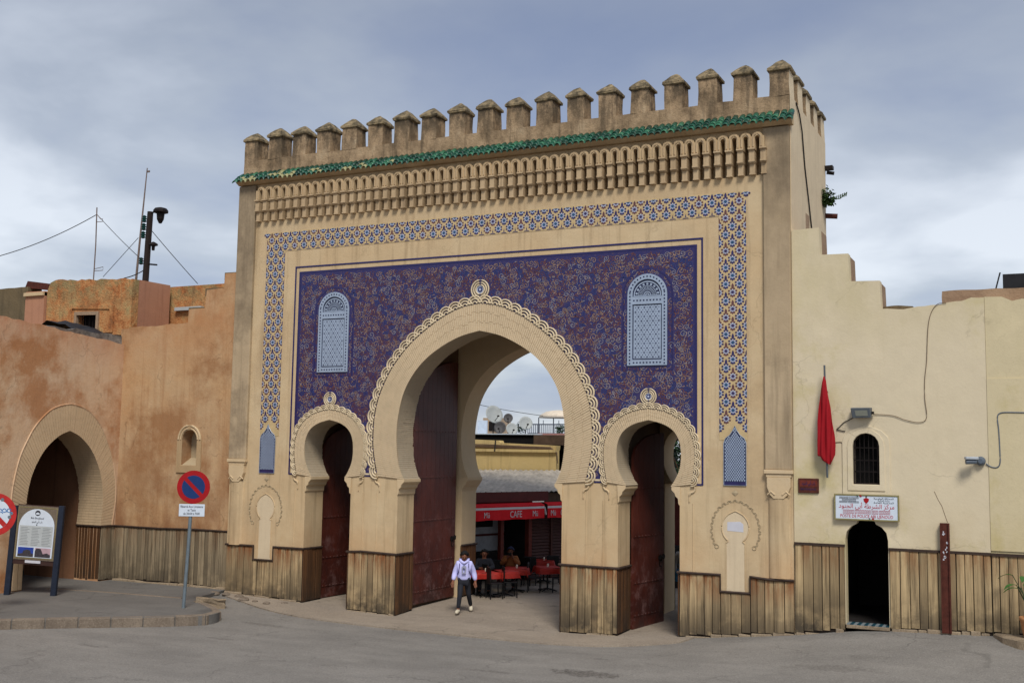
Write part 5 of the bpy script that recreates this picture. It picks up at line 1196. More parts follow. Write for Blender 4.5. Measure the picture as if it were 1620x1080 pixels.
# masts and wires on the roof
ms = thing('aerial_mast', 'thin bent aerial mast on the roof house, the shorter left one', 'mast', tuple(at(148, 441, 2.6)))
m = MB(); m.tube([(0, 0, -.1), (.02, 0, 1.2), (-.02, 0, 2.55)], .022, 5); m.build('pole', 'rust_pole', ms); m = MB(); m.tube([(.02, 0, .35), (.32, .1, .42), (.32, .1, .3), (.02, 0, .28)], .012, 4); m.build('loop', 'rust_pole', ms); m = MB(); m.tube([(.0, 0, 2.3), (.18, 0, 2.12), (.28, 0, 2.12), (.28, 0, 2.02), (0, 0, 2.03)], .012, 4); m.build('hook', 'rust_pole', ms)
p0, p1 = at(215, 441, 3.2), at(233, 266, 3.2)
m = MB(); m.tube([p0-Vector((0, 0, .2)), p0.lerp(p1, .4), p1], [.045, .035, .018], 6); m.box(p1.x-.0, p1.x+.12, p1.y-.02, p1.y+.02, p1.z-.16, p1.z-.10); tag(m.build('tall_mast', 'rust_pole'), 'tall slender mast beside the lamp pole on the roof', 'mast')
lp = thing('lamp_pole', 'dark wooden utility pole with street lamp and insulators above the roof house', 'pole', tuple(at(230, 441, 3.0)))
top_ = at(238, 335, 3.0)-Vector(lp.location)
m = MB(); m.tube([Vector((0, 0, -.4)), top_*.5, top_], [.11, .105, .10], 8); m.build('pole', 'wood_dark_pole', lp)
m = MB(); m.tube([top_+Vector((-.08, 0, -.06)), top_+Vector((.38, -.05, -.02))], .03, 6); m.build('arm', 'iron_dark', lp)
m = MB(); m.lathe([(.05, .12), (.20, .08), (.26, .0), (.26, -.06), (.14, -.10), (.12, -.30), (.05, -.44)], tuple(top_+Vector((.52, -.05, -.02))), 12); m.build('lamp_head', 'iron_dark', lp)
for f_, s_ in ((.90, -1), (.78, -1), (.66, -1), (.27, -1)):
    c_ = top_*f_+Vector((-.26, 0, 0)); m = MB(); m.lathe([(.04, -.12), (.10, -.08), (.05, -.03), (.10, .0), (.05, .05), (.09, .08), (.03, .13)], tuple(c_), 8); m.tube([c_, c_+Vector((.28, 0, 0))], .014, 4); m.build('insulator', 'insulator_green', lp)
c_ = top_*.5+Vector((.25, 0, 0)); m = MB(); m.lathe([(.03, .10), (.14, .04), (.16, -.02), (.06, -.06), (.05, -.2)], tuple(c_), 8); m.tube([c_-Vector((.2, 0, 0)), c_], .02, 4); m.build('bracket_lamp', 'iron_dark', lp)
m = MB(); m.tube([top_*.22, top_*.22+Vector((.48, 0, -.06))], .03, 5); m.build('step_iron', 'iron_dark', lp)
def wire(a, b, sag, label, r=.011, n=14, mat='cable_dark'):
    a, b = Vector(a), Vector(b); m = MB(); m.tube([a.lerp(b, k/n)-Vector((0, 0, sag*4*(k/n)*(1-k/n))) for k in range(n+1)], r, 4); return tag(m.build('wire', mat), label, 'wire')
mt = Vector(ms.location)+Vector((0, 0, 2.3)); lt = Vector(lp.location)
wire(at(-60, 418, 0), mt, .25, 'overhead wire coming in from the left sky to the aerial mast', .014)
wire(mt, lt+top_*.22, .05, 'wire slanting from the aerial mast down to the lamp pole')
wire(at(163, 438, 2.8), at(219, 376, 3.2), .0, 'wire rising from the roof house to the tall mast')
wire(lt+top_*.76, at(313, 449, 4.2), .02, 'guy wire running right from the lamp pole to the roof', .012)
wire(at(196, 440, 2.8), lt+top_*.15, .05, 'short low wire with dark insulators left of the lamp pole', .018)

# ------------------------------------------------------------------ street signs and the information board
def ground_at(px, py, z=0.0):
    d = fw*1764.6+r2*(px-810)-u2*(py-540); return CAM+d*((z-CAM.z)/d.z)
def depth(p): return (Vector(p)-CAM).dot(fw)
def circ(r, n=36, cx=0, cz=0, a0=0, a1=2*math.pi): return [(cx+r*math.cos(a0+(a1-a0)*k/n), cz+r*math.sin(a0+(a1-a0)*k/n)) for k in range(n)]
bs = ground_at(290, 961, SWZ); k_ = depth(bs)/1764.6
ns = thing('no_parking_sign', 'round blue and red no parking sign on a grey pole at the kerb corner', 'road sign', tuple(bs), .46)
zc = at(305, 770, bs.y).z-bs.z; rd = 26.3*k_
m = MB(); m.tube([(0, 0, -.05), (.06, 0, zc*.5), (.10, 0, zc+.1)], .045, 10); m.build('pole', 'galvanised', ns)
ox = .14
m = MB(); m.disc((ox, -.06, zc), rd, 'Y', 36, 0, .015); m.build('disc', 'sign_red', ns)
ri = rd*.70
def band_half(sgn):    # blue half-moon on one side of the diagonal bar
    o = []; w_ = rd*.115
    for k in range(41):
        a = math.pi*k/40; x, y = ri*math.cos(a), ri*math.sin(a)
        if y >= w_: o.append((x, y))
    o = [(math.sqrt(ri*ri-w_*w_), w_)]+o+[(-math.sqrt(ri*ri-w_*w_), w_)]; a = R(-45) if sgn > 0 else R(135)
    return [(ox+x*math.cos(a)-y*math.sin(a), zc+x*math.sin(a)+y*math.cos(a)) for x, y in o]
for s_ in (1, -1): m = MB(); m.plate(band_half(s_), [], -.064, -.0605); m.build('blue_field', 'sign_blue', ns)
pw = 20.5*k_; pz = zc-36.5*k_
m = MB(); m.box(ox-pw-.02, ox+pw-.02, -.06, -.045, pz-10*k_, pz+9.5*k_); m.build('plate', 'sign_white', ns, .02)
for b, dz, f_ in (('Réservé Aux Livraisons', 5.6, 1.74), ('et Taxis', 0, .62), ('de 20h00 à 7h00', -5.6, 1.25)): text('lettering', b, 5.2*k_, (ox-.02, -.063, pz+dz*k_), 'print_dark', ns, fit=f_*pw)

d_ = 27.5; c2 = CAM+fw*d_+r2*((-7-810)/1764.6*d_)-u2*((813-540)/1764.6*d_); k2 = d_/1764.6
s2 = thing('no_entry_bike_sign', 'round red and white prohibition sign with blue graffiti cut by the left edge', 'road sign', (c2.x, c2.y, SWZ), .55)
h2 = c2.z-SWZ; r2_ = 33.5*k2
m = MB(); m.tube([(0, 0, -.05), (0, 0, h2+.1)], .05, 10); m.build('pole', 'galvanised', s2)
m = MB(); m.disc((0, -.08, h2), r2_, 'Y', 40, 0, .015); m.build('rim', 'sign_red_faded', s2); m = MB(); m.disc((0, -.085, h2), r2_*.72, 'Y', 36, 0, .004); m.build('face', 'sign_white', s2)
m = MB(); w_ = r2_*.11; a = R(-45); q = [(-r2_*.71, -w_), (r2_*.71, -w_), (r2_*.71, w_), (-r2_*.71, w_)]; m.plate([(x*math.cos(a)-y*math.sin(a), h2+x*math.sin(a)+y*math.cos(a)) for x, y in q], [], -.0885, -.0855); m.build('bar', 'sign_red_faded', s2)
m = MB()
for j in range(5):
    x = -.1+j*.11; m.tube([(x+.045*math.cos(k*.8), -.087, h2+.10+.045*math.sin(k*.8)) for k in range(8)]+[(x+.08, -.087, h2+.03+.05*(j % 2))], .010, 4)
m.build('graffiti', 'print_blue', s2)
for x, z in ((.17, .36), (.36, -.06), (.40, .03)):
    m = MB(); m.plate(circ(.045, 7, x, h2+z), [], -.088, -.084); m.build('worn_patch', 'galvanised', s2)

ib = thing('information_board', 'tourist information board with white arched panel on two dark blue legs', 'information board', (-11.83, -3.62, .07), .40)
ib.rotation_euler = (0, R(2.6), .40)
for x in (-.66, .64): m = MB(); m.box(x-.075, x+.075, -.07, .05, -.1, 2.56 if x > 0 else 2.5); m.build('leg', 'navy_paint', ib, .01)
m = MB(); m.box(-.585, .565, -.03, .03, .92, 2.54); m.build('backing', 'board_frame_brown', ib); m = MB(); m.box(-.57, .57, -.05, -.03, 1.05, 2.52); m.build('tile_border', 'zellige_frame', ib)
m = MB(); m.plate([(-.545, 1.09), (.545, 1.09), (.545, 2.48), (-.545, 2.48)], [[(-.53, 1.105), (.53, 1.105), (.53, 2.465), (-.53, 2.465)]], -.056, -.05); m.build('gold_line', 'brass', ib)
pan = [(-.50, 1.12), (.50, 1.12), (.50, 1.95)]+[(.50*math.cos(math.pi*k/18), 1.95+.49*math.sin(math.pi*k/18)) for k in range(1, 18)]+[(-.50, 1.95)]
m = MB(); m.plate(pan, [], -.060, -.051); m.build('panel', 'sign_white', ib)
m = MB(); m.box(-.47, .47, -.063, -.061, 1.42, 1.98); m.build('text_field', 'paper_grey', ib)
for i in range(12):
    for x0, x1 in ((-.44, -.17), (-.13, .13), (.17, .44)): m = MB() if x0 < -.4 else m; m.box(x0+random.uniform(0, .02), x1-random.uniform(0, .08), -.0645, -.0632, 1.455+i*.042, 1.467+i*.042)
    stuff(m.build('text_lines', 'paper_line', ib))
text('heading', 'Bab Boujloud', .075, (0, -.063, 2.19), 'print_dark', ib, fit=.36); text('heading', arab('باب أبي الجنود'), .07, (0, -.063, 2.09), 'print_dark', ib, fit=.30)
m = MB(); m.plate(circ(.075, 14, 0, 2.33), [], -.064, -.061); m.build('emblem', 'print_dark', ib); m = MB(); m.plate([(-.05, 2.29), (.05, 2.29), (.05, 2.33), (0, 2.35), (-.05, 2.33)], [], -.066, -.0645); m.build('emblem_gate', 'sign_white', ib)
m = MB(); m.plate(circ(.018, 8, 0, 2.01), [], -.064, -.061); m.build('ornament', 'print_dark', ib)
m = MB(); m.box(-.46, -.02, -.064, -.061, 1.14, 1.39); ph = m.build('photo_print', 'photo_blue', ib); m = MB(); m.plate([(-.46, 1.141), (-.02, 1.141), (-.02, 1.22), (-.09, 1.24), (-.1, 1.31), (-.2, 1.33), (-.3, 1.30), (-.32, 1.23), (-.46, 1.2)], [], -.066, -.0642); m.build('photo_city', 'photo_dark', ph)
m = MB(); m.box(.02, .46, -.064, -.061, 1.14, 1.39); ph = m.build('photo_print', 'photo_pink', ib); m = MB(); m.plate([(.02, 1.141), (.46, 1.141), (.46, 1.21), (.36, 1.26), (.25, 1.23), (.18, 1.37), (.06, 1.38), (.02, 1.30)], [], -.066, -.0642); m.build('photo_city', 'photo_dark', ph)
m = MB(); m.box(-.23, .20, -.06, -.03, .97, 1.04); m.build('name_strip', 'paper_white', ib)

# motorcycle in the arched recess
mb = thing('motorcycle', 'dark motorcycle parked in the shade of the pointed arch', 'motorcycle', (-14.3, -2.55, .1), math.pi/2+.15)
for x in (-.62, .62):
    m = MB(); m.tube([(x+.27*math.cos(2*math.pi*k/20), 0, .30+.27*math.sin(2*math.pi*k/20)) for k in range(20)], .05, 6, closed=True); wh = m.build('wheel', 'bike_black', mb)
    m = MB(); m.tube([(x+.22*math.cos(2*math.pi*k/20), 0, .30+.22*math.sin(2*math.pi*k/20)) for k in range(20)], .015, 4, closed=True)
    for k in range(4): a = math.pi*k/4; m.tube([(x+.22*math.cos(a), 0, .3+.22*math.sin(a)), (x-.22*math.cos(a), 0, .3-.22*math.sin(a))], .008, 4)
    m.build('rim', 'chrome', wh)
m = MB(); m.tube([(-.62, 0, .3), (-.2, 0, .45), (.1, 0, .42), (.35, 0, .75), (.62, 0, .3)], .035, 6); m.tube([(.38, 0, .6), (.30, 0, 1.0)], .03, 6); m.build('frame', 'bike_black', mb)
m = MB(); m.lathe([(.05, -.2), (.13, -.1), (.15, .05), (.10, .2), (.03, .25)], (.12, 0, .72), 10, 0, 'X'); m.sm = True; m.build('fuel_tank', 'bike_red', mb)
m = MB(); m.add([(-.75, -.10, .75), (-.05, -.12, .70), (-.05, .12, .70), (-.75, .10, .75), (-.78, -.09, .86), (-.08, -.1, .78), (-.08, .1, .78), (-.78, .09, .86)], [(3, 2, 1, 0), (4, 5, 6, 7), (0, 1, 5, 4), (1, 2, 6, 5), (2, 3, 7, 6), (3, 0, 4, 7)]); m.build('seat', 'bike_black', mb, .03)
m = MB(); m.tube([(.18, -.36, 1.05), (.3, -.15, 1.02), (.3, .15, 1.02), (.18, .36, 1.05)], .016, 6); m.build('handlebar', 'chrome', mb); m = MB(); m.lathe([(.03, -.08), (.09, -.02), (.10, .04), (.09, .05)], (.45, 0, .9), 12, 0, 'X'); m.build('headlight', 'lamp_glass', mb)
m = MB(); m.box(-.15, .2, -.12, .12, .28, .5); m.tube([(-.1, -.14, .28), (-.7, -.15, .32)], .04, 6); m.build('engine', 'iron_dark', mb, .02)
hm = MB(); hm.lathe([(.03, -.13), (.13, -.11), (.155, 0), (.13, .10), (.06, .15), (.01, .16)], tuple(Vector((-14.42, -2.2, 1.30))), 14); hm.sm = True
tag(hm.build('helmet', 'bike_black'), 'round black helmet hung on the motorcycle handlebar', 'helmet')

# ------------------------------------------------------------------ people
def skin(name, V, E, mat, parent, root=0, sub=2, smooth=True):
    me = bpy.data.meshes.new(name); me.from_pydata([v[:3] for v in V], E, []); o = link(name, me)
    md = o.modifiers.new('s', 'SKIN'); sv = me.skin_vertices[0].data
    for i, v in enumerate(V): r = v[3]; sv[i].radius = r if isinstance(r, tuple) else (r, r); sv[i].use_root = (i == root)
    if sub: q = o.modifiers.new('u', 'SUBSURF'); q.levels = sub; q.render_levels = sub
    dg = bpy.context.evaluated_depsgraph_get(); res = bpy.data.meshes.new_from_object(o.evaluated_get(dg)); bpy.data.objects.remove(o)
    res.materials.clear(); res.materials.append(M_(mat)); res.polygons.foreach_set('use_smooth', [True]*len(res.polygons)); res.update()
    return link(name, res, parent)
def chain(*pts): return list(pts)
def person(label, loc, rz, J, cl, scale=1.0, group=None):
    """figure facing local -Y, built from joints J; cl names the clothes' materials"""
    root = thing('person', label, 'person', loc, rz, group); root.scale = (scale,)*3
    V = []; E = []
    def add(p, r): V.append((*p, r)); return len(V)-1
    pel = add(J['pelvis'], .12); sp_ = add(J['spine'], .12); ch = add(J['chest'], (.15, .12)); nk = add(J['neck'], .052)
    hd0 = add(J['head'] - Vector((0, -.01, .07)), .068); hd = add(J['head'], .095); hd2 = add(J['head']+Vector((0, .005, .075)), .072)
    E += [(pel, sp_), (sp_, ch), (ch, nk), (nk, hd0), (hd0, hd), (hd, hd2)]
    for s_ in 'LR':
        sh = add(J['sh'+s_], .055); el = add(J['el'+s_], .040); wr = add(J['wr'+s_], .026); hn = add(J['ha'+s_], .034)
        E += [(ch, sh), (sh, el), (el, wr), (wr, hn)]
        d = (J['ha'+s_]-J['wr'+s_]).normalized(); side_ = d.cross(Vector((0, -1, 0))); side_ = side_.normalized() if side_.length > .1 else Vector((1, 0, 0))
        for q in range(4):
            o_ = side_*(.03-.02*q)+d*.02; l = (.055, .065, .06, .045)[q]; a_ = add(J['ha'+s_]+o_+d*.02, .010); b_ = add(J['ha'+s_]+o_+d*(.02+l*.6)+Vector((0, -.012, 0)), .009); c_ = add(J['ha'+s_]+o_+d*(.02+l)+Vector((0, -.03, 0)), .008); E += [(hn, a_), (a_, b_), (b_, c_)]
        a_ = add(J['ha'+s_]+side_*.045-d*.01, .011); b_ = add(J['ha'+s_]+side_*.055+d*.03+Vector((0, -.02, 0)), .010); E += [(wr, a_), (a_, b_)]
        hp = add(J['hp'+s_], .085); kn = add(J['kn'+s_], .055); an = add(J['an'+s_], .038); to = add(J['to'+s_], .035); E += [(pel, hp), (hp, kn), (kn, an), (an, to)]
    skin('body', V, E, 'skin', root)
    hp_ = J['head']; f_ = J.get('face', Vector((0, -1, -.15))).normalized(); rt_ = Vector((0, 0, 1)).cross(f_).normalized(); up_ = f_.cross(rt_)
    def fp(a, b, c): return hp_+rt_*a+f_*b+up_*c
    m = MB()
    m.tube([fp(0, .085, .03), fp(0, .115, -.012), fp(0, .09, -.02)], [.010, .016, .012], 6); m.sm = True; m.build('nose', 'skin', root)
    for q in (-1, 1): m = MB(); m.tube([fp(q*.095, 0, .02), fp(q*.108, -.01, .0), fp(q*.098, 0, -.03)], .014, 6); m.sm = True; m.build('ear', 'skin', root)
    for q in (-1, 1): m = MB(); m.tube([fp(q*.022, .092, .022), fp(q*.045, .086, .022)], .008, 5); m.build('eye', 'hair_black', root)
    m = MB(); m.tube([fp(-.026, .083, -.045), fp(0, .09, -.048), fp(.026, .083, -.045)], .007, 5); m.build('mouth', 'shop_brown_red', root)
    # hair or cap
    bm = bmesh.new(); bmesh.ops.create_icosphere(bm, subdivisions=3, radius=.124)
    for v in list(bm.verts):
        v.co.z *= 1.08
        loc_ = v.co.copy(); fr = loc_.dot(Vector((0, 0, 1))); ff = loc_.dot(f_)
        if fr < -.045+max(0, ff)*.95 : bm.verts.remove(v); continue
        v.co += v.co.normalized()*.012*noise.noise(v.co*30)
    me = bpy.data.meshes.new('hair'); bm.to_mesh(me); bm.free(); me.materials.append(M_(cl['hair'])); h_ = link('hair', me, root, hp_-f_*.012+Vector((0, 0, .018)))
    so = h_.modifiers.new('s', 'SOLIDIFY'); so.thickness = .012
    # top garment
    V = []; E = []
    pel = add(J['pelvis']+Vector((0, 0, -.05)), (.175, .15)); pe2 = add(J['pelvis']+Vector((0, 0, .03)), (.215, .17)); sp_ = add(J['spine'], (.19, .155)); ch = add(J['chest'], (.20, .155)); E += [(pel, pe2), (pe2, sp_)]; nk = add(J['neck']-Vector((0, 0, .045)), .085); E += [(sp_, ch), (ch, nk)]
    for s_ in 'LR':
        sh = add(J['sh'+s_], .092); el = add(J['el'+s_], .078); md = add(J['el'+s_].lerp(J['wr'+s_], .6), .074); wr = add(J['el'+s_].lerp(J['wr'+s_], .96), .044); E += [(ch, sh), (sh, el), (el, md), (md, wr)]
    top_g = skin('hoodie' if cl.get('hood') else 'jacket', V, E, cl['top'], root)
    if cl.get('hood'):
        m = MB(); n_ = J['neck']; m.tube([n_+Vector((-.09, -.055, -.02)), n_+Vector((-.115, .04, .02)), n_+Vector((0, .105, .03)), n_+Vector((.115, .04, .02)), n_+Vector((.09, -.055, -.02)), n_+Vector((0, -.10, -.07))], .042, 8, closed=True); m.sm = True; m.build('hood', cl['top'], root)
    # trousers and shoes
    V = []; E = []
    pel = add(J['pelvis']-Vector((0, 0, .04)), (.15, .125))
    for s_ in 'LR':
        hp = add(J['hp'+s_], .102); kn = add(J['kn'+s_], .072); an = add(J['kn'+s_].lerp(J['an'+s_], .93), .056); E += [(pel, hp), (hp, kn), (kn, an)]
    skin('trousers', V, E, cl['legs'], root)
    for s_ in 'LR':
        a_, b_ = J['an'+s_], J['to'+s_]; d = (b_-a_); V = []; E = []
        add(a_-Vector((0, 0, .035))-d*.40, (.055, .055)); add(a_-Vector((0, 0, .025)), .062); add(a_.lerp(b_, .6)-Vector((0, 0, .008)), .058); add(b_+d*.12, .048); E = [(0, 1), (1, 2), (2, 3)]
        skin('shoe', V, E, cl['shoe'], root, sub=1)
    return root
V3 = lambda *a: Vector(a)
walk = dict(pelvis=V3(0, .02, .90), spine=V3(0, .0, 1.05), chest=V3(0, -.03, 1.24), neck=V3(0, -.05, 1.40), head=V3(.0, -.09, 1.51), face=V3(.10, -1, -.55),
            shL=V3(-.17, -.03, 1.31), elL=V3(-.25, .0, 1.06), wrL=V3(-.29, -.10, .85), haL=V3(-.295, -.13, .78), shR=V3(.17, -.03, 1.31), elR=V3(.26, .05, 1.07), wrR=V3(.31, .0, .84), haR=V3(.315, -.03, .77),
            hpL=V3(-.085, .02, .84), knL=V3(-.10, -.20, .49), anL=V3(-.14, -.22, .10), toL=V3(-.18, -.38, .05), hpR=V3(.085, .02, .84), knR=V3(.13, .06, .48), anR=V3(.19, .30, .14), toR=V3(.20, .17, .045))
pp = ground_at(733, 972, -.12)
pd = person('boy in a pale lilac hooded sweatshirt and dark trousers walking out of the main arch', (pp.x, pp.y, gz(pp.x, pp.y)+.03), .46, walk, dict(hair='hair_black', top='hoodie_lilac', legs='trousers_dark', shoe='shoe_cream', hood=True), 1.0)
m = MB(); m.plate([(-.055, 1.06), (.05, 1.06), (.058, 1.25), (.0, 1.275), (-.06, 1.24)], [[(-.03, 1.10), (-.01, 1.08), (.03, 1.12), (.025, 1.19), (-.02, 1.22), (-.035, 1.16)]], -.205, -.15); m.build('chest_print', 'chest_grey', pd)
for s_ in (-1, 1): m = MB(); m.tube([(s_*.11, .08, 1.36), (s_*.125, -.05, 1.39), (s_*.125, -.180, 1.27), (s_*.14, -.175, 1.13), (s_*.175, -.06, 1.02)], .010, 5); m.build('backpack_strap', 'strap_purple', pd)
sit = dict(pelvis=V3(0, .05, .52), spine=V3(0, .03, .70), chest=V3(0, -.02, .90), neck=V3(0, -.04, 1.07), head=V3(0, -.07, 1.19), face=V3(0, -1, -.1),
           shL=V3(-.18, -.02, .98), elL=V3(-.27, -.12, .78), wrL=V3(-.08, -.26, 1.0), haL=V3(-.04, -.24, 1.07), shR=V3(.18, -.02, .98), elR=V3(.27, -.12, .78), wrR=V3(.09, -.26, 1.0), haR=V3(.05, -.24, 1.07),
           hpL=V3(-.09, .0, .50), knL=V3(-.13, -.40, .52), anL=V3(-.13, -.40, .10), toL=V3(-.13, -.54, .04), hpR=V3(.09, .0, .50), knR=V3(.13, -.40, .52), anR=V3(.13, -.40, .10), toR=V3(.13, -.54, .04))
p = ground_at(807, 932, 0)
pb = person('seated man in brown jacket and dark cap holding a camera to his face', (p.x, p.y, 0), .35, sit, dict(hair='cap_navy', top='jacket_brown', legs='trousers_dark', shoe='bike_black'), 1.0)
cam_ = MB(); cam_.box(-.06, .06, -.33, -.26, 1.08, 1.16); cam_.lathe([(.03, 0), (.03, -.05)], (0, -.33, 1.12), 10, 0, 'Y'); co = cam_.build('camera', 'iron_dark'); co.location = (p.x, p.y, 0); co.rotation_euler = (0, 0, .35); tag(co, 'small dark camera held up by the seated man in brown', 'camera')
sit2 = dict(sit); sit2.update(wrL=V3(-.14, -.34, .78), haL=V3(-.1, -.40, .79), wrR=V3(.14, -.34, .78), haR=V3(.1, -.40, .79))
p = ground_at(765, 938, 0)
person('seated person in dark clothes behind the nearest red table', (p.x, p.y, 0), .5, sit2, dict(hair='hair_black', top='trousers_dark', legs='trousers_dark', shoe='bike_black'), 1.0)
stand = dict(walk); stand.update(haL=V3(-.34, -.12, .80), anL=V3(-.10, .02, .09), toL=V3(-.12, -.13, .04), knL=V3(-.095, -.02, .48), anR=V3(.10, .04, .09), toR=V3(.12, -.11, .04), knR=V3(.10, .0, .48), face=V3(0, -1, -.1), head=V3(0, -.07, 1.52))
pq2 = at(1082, 900, 5.4)
person('person in a grey top half hidden behind the right gate pier', (pq2.x, 5.4, 0), .6, stand, dict(hair='canvas_cream', top='shirt_grey', legs='trousers_dark', shoe='bike_black'), 1.1)
m = MB(); q_ = at(1071, 908, 5.2); m.box(q_.x-.16, q_.x+.16, 5.15, 5.27, q_.z-.20, q_.z+.14); m.tube([(q_.x-.08, 5.21, q_.z+.14), (q_.x-.04, 5.21, q_.z+.28), (q_.x+.06, 5.21, q_.z+.28), (q_.x+.09, 5.21, q_.z+.14)], .01, 4); tag(m.build('shopping_bag', 'bag_blue'), 'bright blue bag carried by the person behind the right pier', 'bag')

# ------------------------------------------------------------------ the cafe behind the gate
cf = thing('cafe_building', 'low cafe building with red awnings and brown shutters seen through the main arch', 'cafe', (-2.46, 8.67, 0), math.atan2(.95, .31))
# local x runs along the front away from the gate, local -y faces the square
def cb(name, mat, *b, bevel=0): m = MB(); m.box(*b); return m.build(name, mat, cf, bevel)
cb('back_wall', 'shop_wall_grey', -4.0, .15, 1.25, 1.35, 0, 2.85); cb('side_wall', 'shop_wall_grey', -4.05, -3.95, 0, 2.3, 0, 2.9); cb('side_wall', 'dark_room', .02, .12, .15, 2.3, 0, 2.9); cb('ceiling', 'dark_room', -4.0, 3.5, .1, 2.3, 2.85, 2.93)
cb('dark_counter', 'dark_room', -3.8, -.1, .95, 1.2, 0, .95); cb('wall_rail', 'shop_brown_red', -3.9, .0, 1.21, 1.25, 1.45, 1.52); cb('wall_picture', 'iron_dark', -1.5, -.6, 1.20, 1.25, 1.75, 2.2)
cb('post', 'shop_wood', -1.42, -1.28, .0, .14, 0, 2.6); cb('post', 'shop_wood', -.12, .04, -.04, .14, 0, 2.9); cb('post', 'shop_wood', -2.95, -2.83, .0, .12, 0, 2.6); cb('lintel', 'shop_wood', -4.0, .04, .0, .12, 2.55, 2.7)
cb('fascia', 'shop_brown_red', -4.0, .55, -.30, -.22, 2.66, 2.98); cb('fascia', 'brown_beam', .56, 3.6, -.16, -.10, 2.60, 2.92); cb('shutter_post', 'trim_red_brown', 1.02, 1.12, -.02, .12, 0, 2.6)
for x0, x1 in ((.10, 1.01), (1.13, 2.1), (2.2, 3.4)):
    sh = cb('shutter', 'shutter_brown', x0, x1, .04, .08, .02, 2.6)
    for k in range(24): m = MB(); z = .08+k*.105; m.add([(x0+.02, .04, z), (x1-.02, .04, z), (x1-.02, .005, z+.03), (x0+.02, .005, z+.03), (x1-.02, .04, z+.09), (x0+.02, .04, z+.09)], [(0, 1, 2, 3), (3, 2, 4, 5)]); m.build('slat', 'shutter_brown', sh)
def awning(x0, x1, words):
    m = MB(); m.add([(x0, -.32, 2.62), (x1, -.32, 2.62), (x1, -.52, 2.55), (x0, -.52, 2.55)], [(0, 1, 2, 3)]); a = m.build('awning', 'awning_red', cf)
    n = 24; v = []; mi = []
    m = MB()
    for zt_, zb_, mt_ in ((2.55, 2.50, 0), (2.50, 2.425, 1), (2.425, 2.10, 0)):
        v = []
        for k in range(n+1): x = x0+(x1-x0)*k/n; w_ = .008*math.sin(k*1.7); v += [(x, -.52+w_, zt_), (x, -.52+w_*1.6, zb_+.01*math.sin(k*.9)*(zb_ < 2.2))]
        m.add(v, [(2*k, 2*k+2, 2*k+3, 2*k+1) for k in range(n)], mt_)
    m.build('valance', ['awning_red', 'awning_white'], a)
    for wd, x, sz in words: text('lettering', wd, sz, (x, -.54, 2.26), 'awning_white', a, sx=.82, ext=.003)
    return a
awning(-4.0, .12, (('CAFE', -1.28, .30), ('Mü', -2.62, .26), ('Mü', -.35, .26))); awning(.28, 3.6, (('CAFE', 1.20, .30), ('Mü', .55, .26), ('Mü', 2.2, .26)))
m = MB(); m.tube([(.14, -.50, 2.45), (.26, -.46, 2.22)], .04, 6); m.build('awning_arm', 'awning_white', cf)
rfp = [(-4.0, -.25, 2.99), (3.4, -.25, 2.99)]
M_cf = Matrix.Translation(Vector((-2.46, 8.67, 0))) @ Matrix.Rotation(math.atan2(.95, .31), 4, 'Z')
fr = [M_cf @ Vector((x, -.28, 2.97)) for x in (-3.9, 3.4)]; bk_ = [Vector((-8.6, 11.9, 3.58)), Vector((-2.3, 11.95, 3.66))]
rows = 60; inv = M_cf.inverted(); m = MB(); v = []
for k in range(rows+1):
    t_ = k/rows; a = fr[0].lerp(fr[1], t_); b = bk_[0].lerp(bk_[1], t_); h = .025*math.cos(k*math.pi)
    for u_ in (0, .5, 1): q = a.lerp(b, u_)+Vector((0, 0, h+.02*noise.noise(Vector((k*.3, u_*5, 0))))); v.append(inv @ q)
m.add(v, [(3*k+j, 3*k+j+1, 3*k+3+j+1, 3*k+3+j) for k in range(rows) for j in (0, 1)]); m.build('tin_roof', 'tin_roof', cf)
pyw = thing('parapet_wall', 'yellow rooftop parapet wall with dark pipes above the cafe roof', 'wall')
m = MB(); m.box(-11, -3.0, 12, 12.3, 3.2, 4.42); m.build('wall_face', 'parapet_yellow', pyw); m = MB(); m.plate([(-11, 4.42), (-3.0, 4.38), (-2.98, 4.55), (-5.3, 4.63), (-5.35, 4.72), (-11, 4.86)], [], 11.98, 12.35); m.build('upper_band', 'parapet_yellow', pyw)
m = MB(); m.box(-11, -2.98, 11.88, 12.0, 4.30, 4.40); m.build('moulding', 'parapet_yellow', pyw)
for k in range(3):
    m = MB(); m.tube([(-10, 11.93, 4.55-.04*k), (-6, 11.92, 4.56-.045*k), (-4.2, 11.92, 4.50-.035*k), (-3.2, 11.93, 4.48-.03*k), (-2.95, 11.95, 4.3-.02*k), (-2.92, 11.97, 3.9)], .022, 5); m.build('pipe', 'cable_brown', pyw)
m = MB(); m.tube([(-5.45, 11.9, 4.72), (-5.47, 11.88, 4.3)], .03, 5); m.build('pipe', 'cable_dark', pyw)
tb = thing('rooftop_terrace', 'flat roof with dark void beneath and brown beam behind the parapet', 'roof'); 
m = MB(); m.box(-12, -4.2, 13.0, 20, 3.5, 4.96); m.build('void', 'black_void', tb); m = MB(); m.box(-12, -4.0, 12.9, 20, 4.962, 5.0); m.build('roof_sheet', 'pale_sheet', tb)  # solid black box paints in the dark underside of the roof sheet
rough_block('beam', -4.2, -2.0, 12.6, 13.0, 4.58, 4.95, 'brown_beam', tb, 10, .02); m = MB(); m.box(-3.0, -.9, 13.05, 20, 0, 4.57); m.build('dark_gap_fill', 'black_void', tb)  # black box added to fill the dark gap right of the parapet
m = MB(); m.box(-4.2, -.9, 13.0, 26, 4.96, 5.02); m.build('deck', 'far_wall_rose', tb)
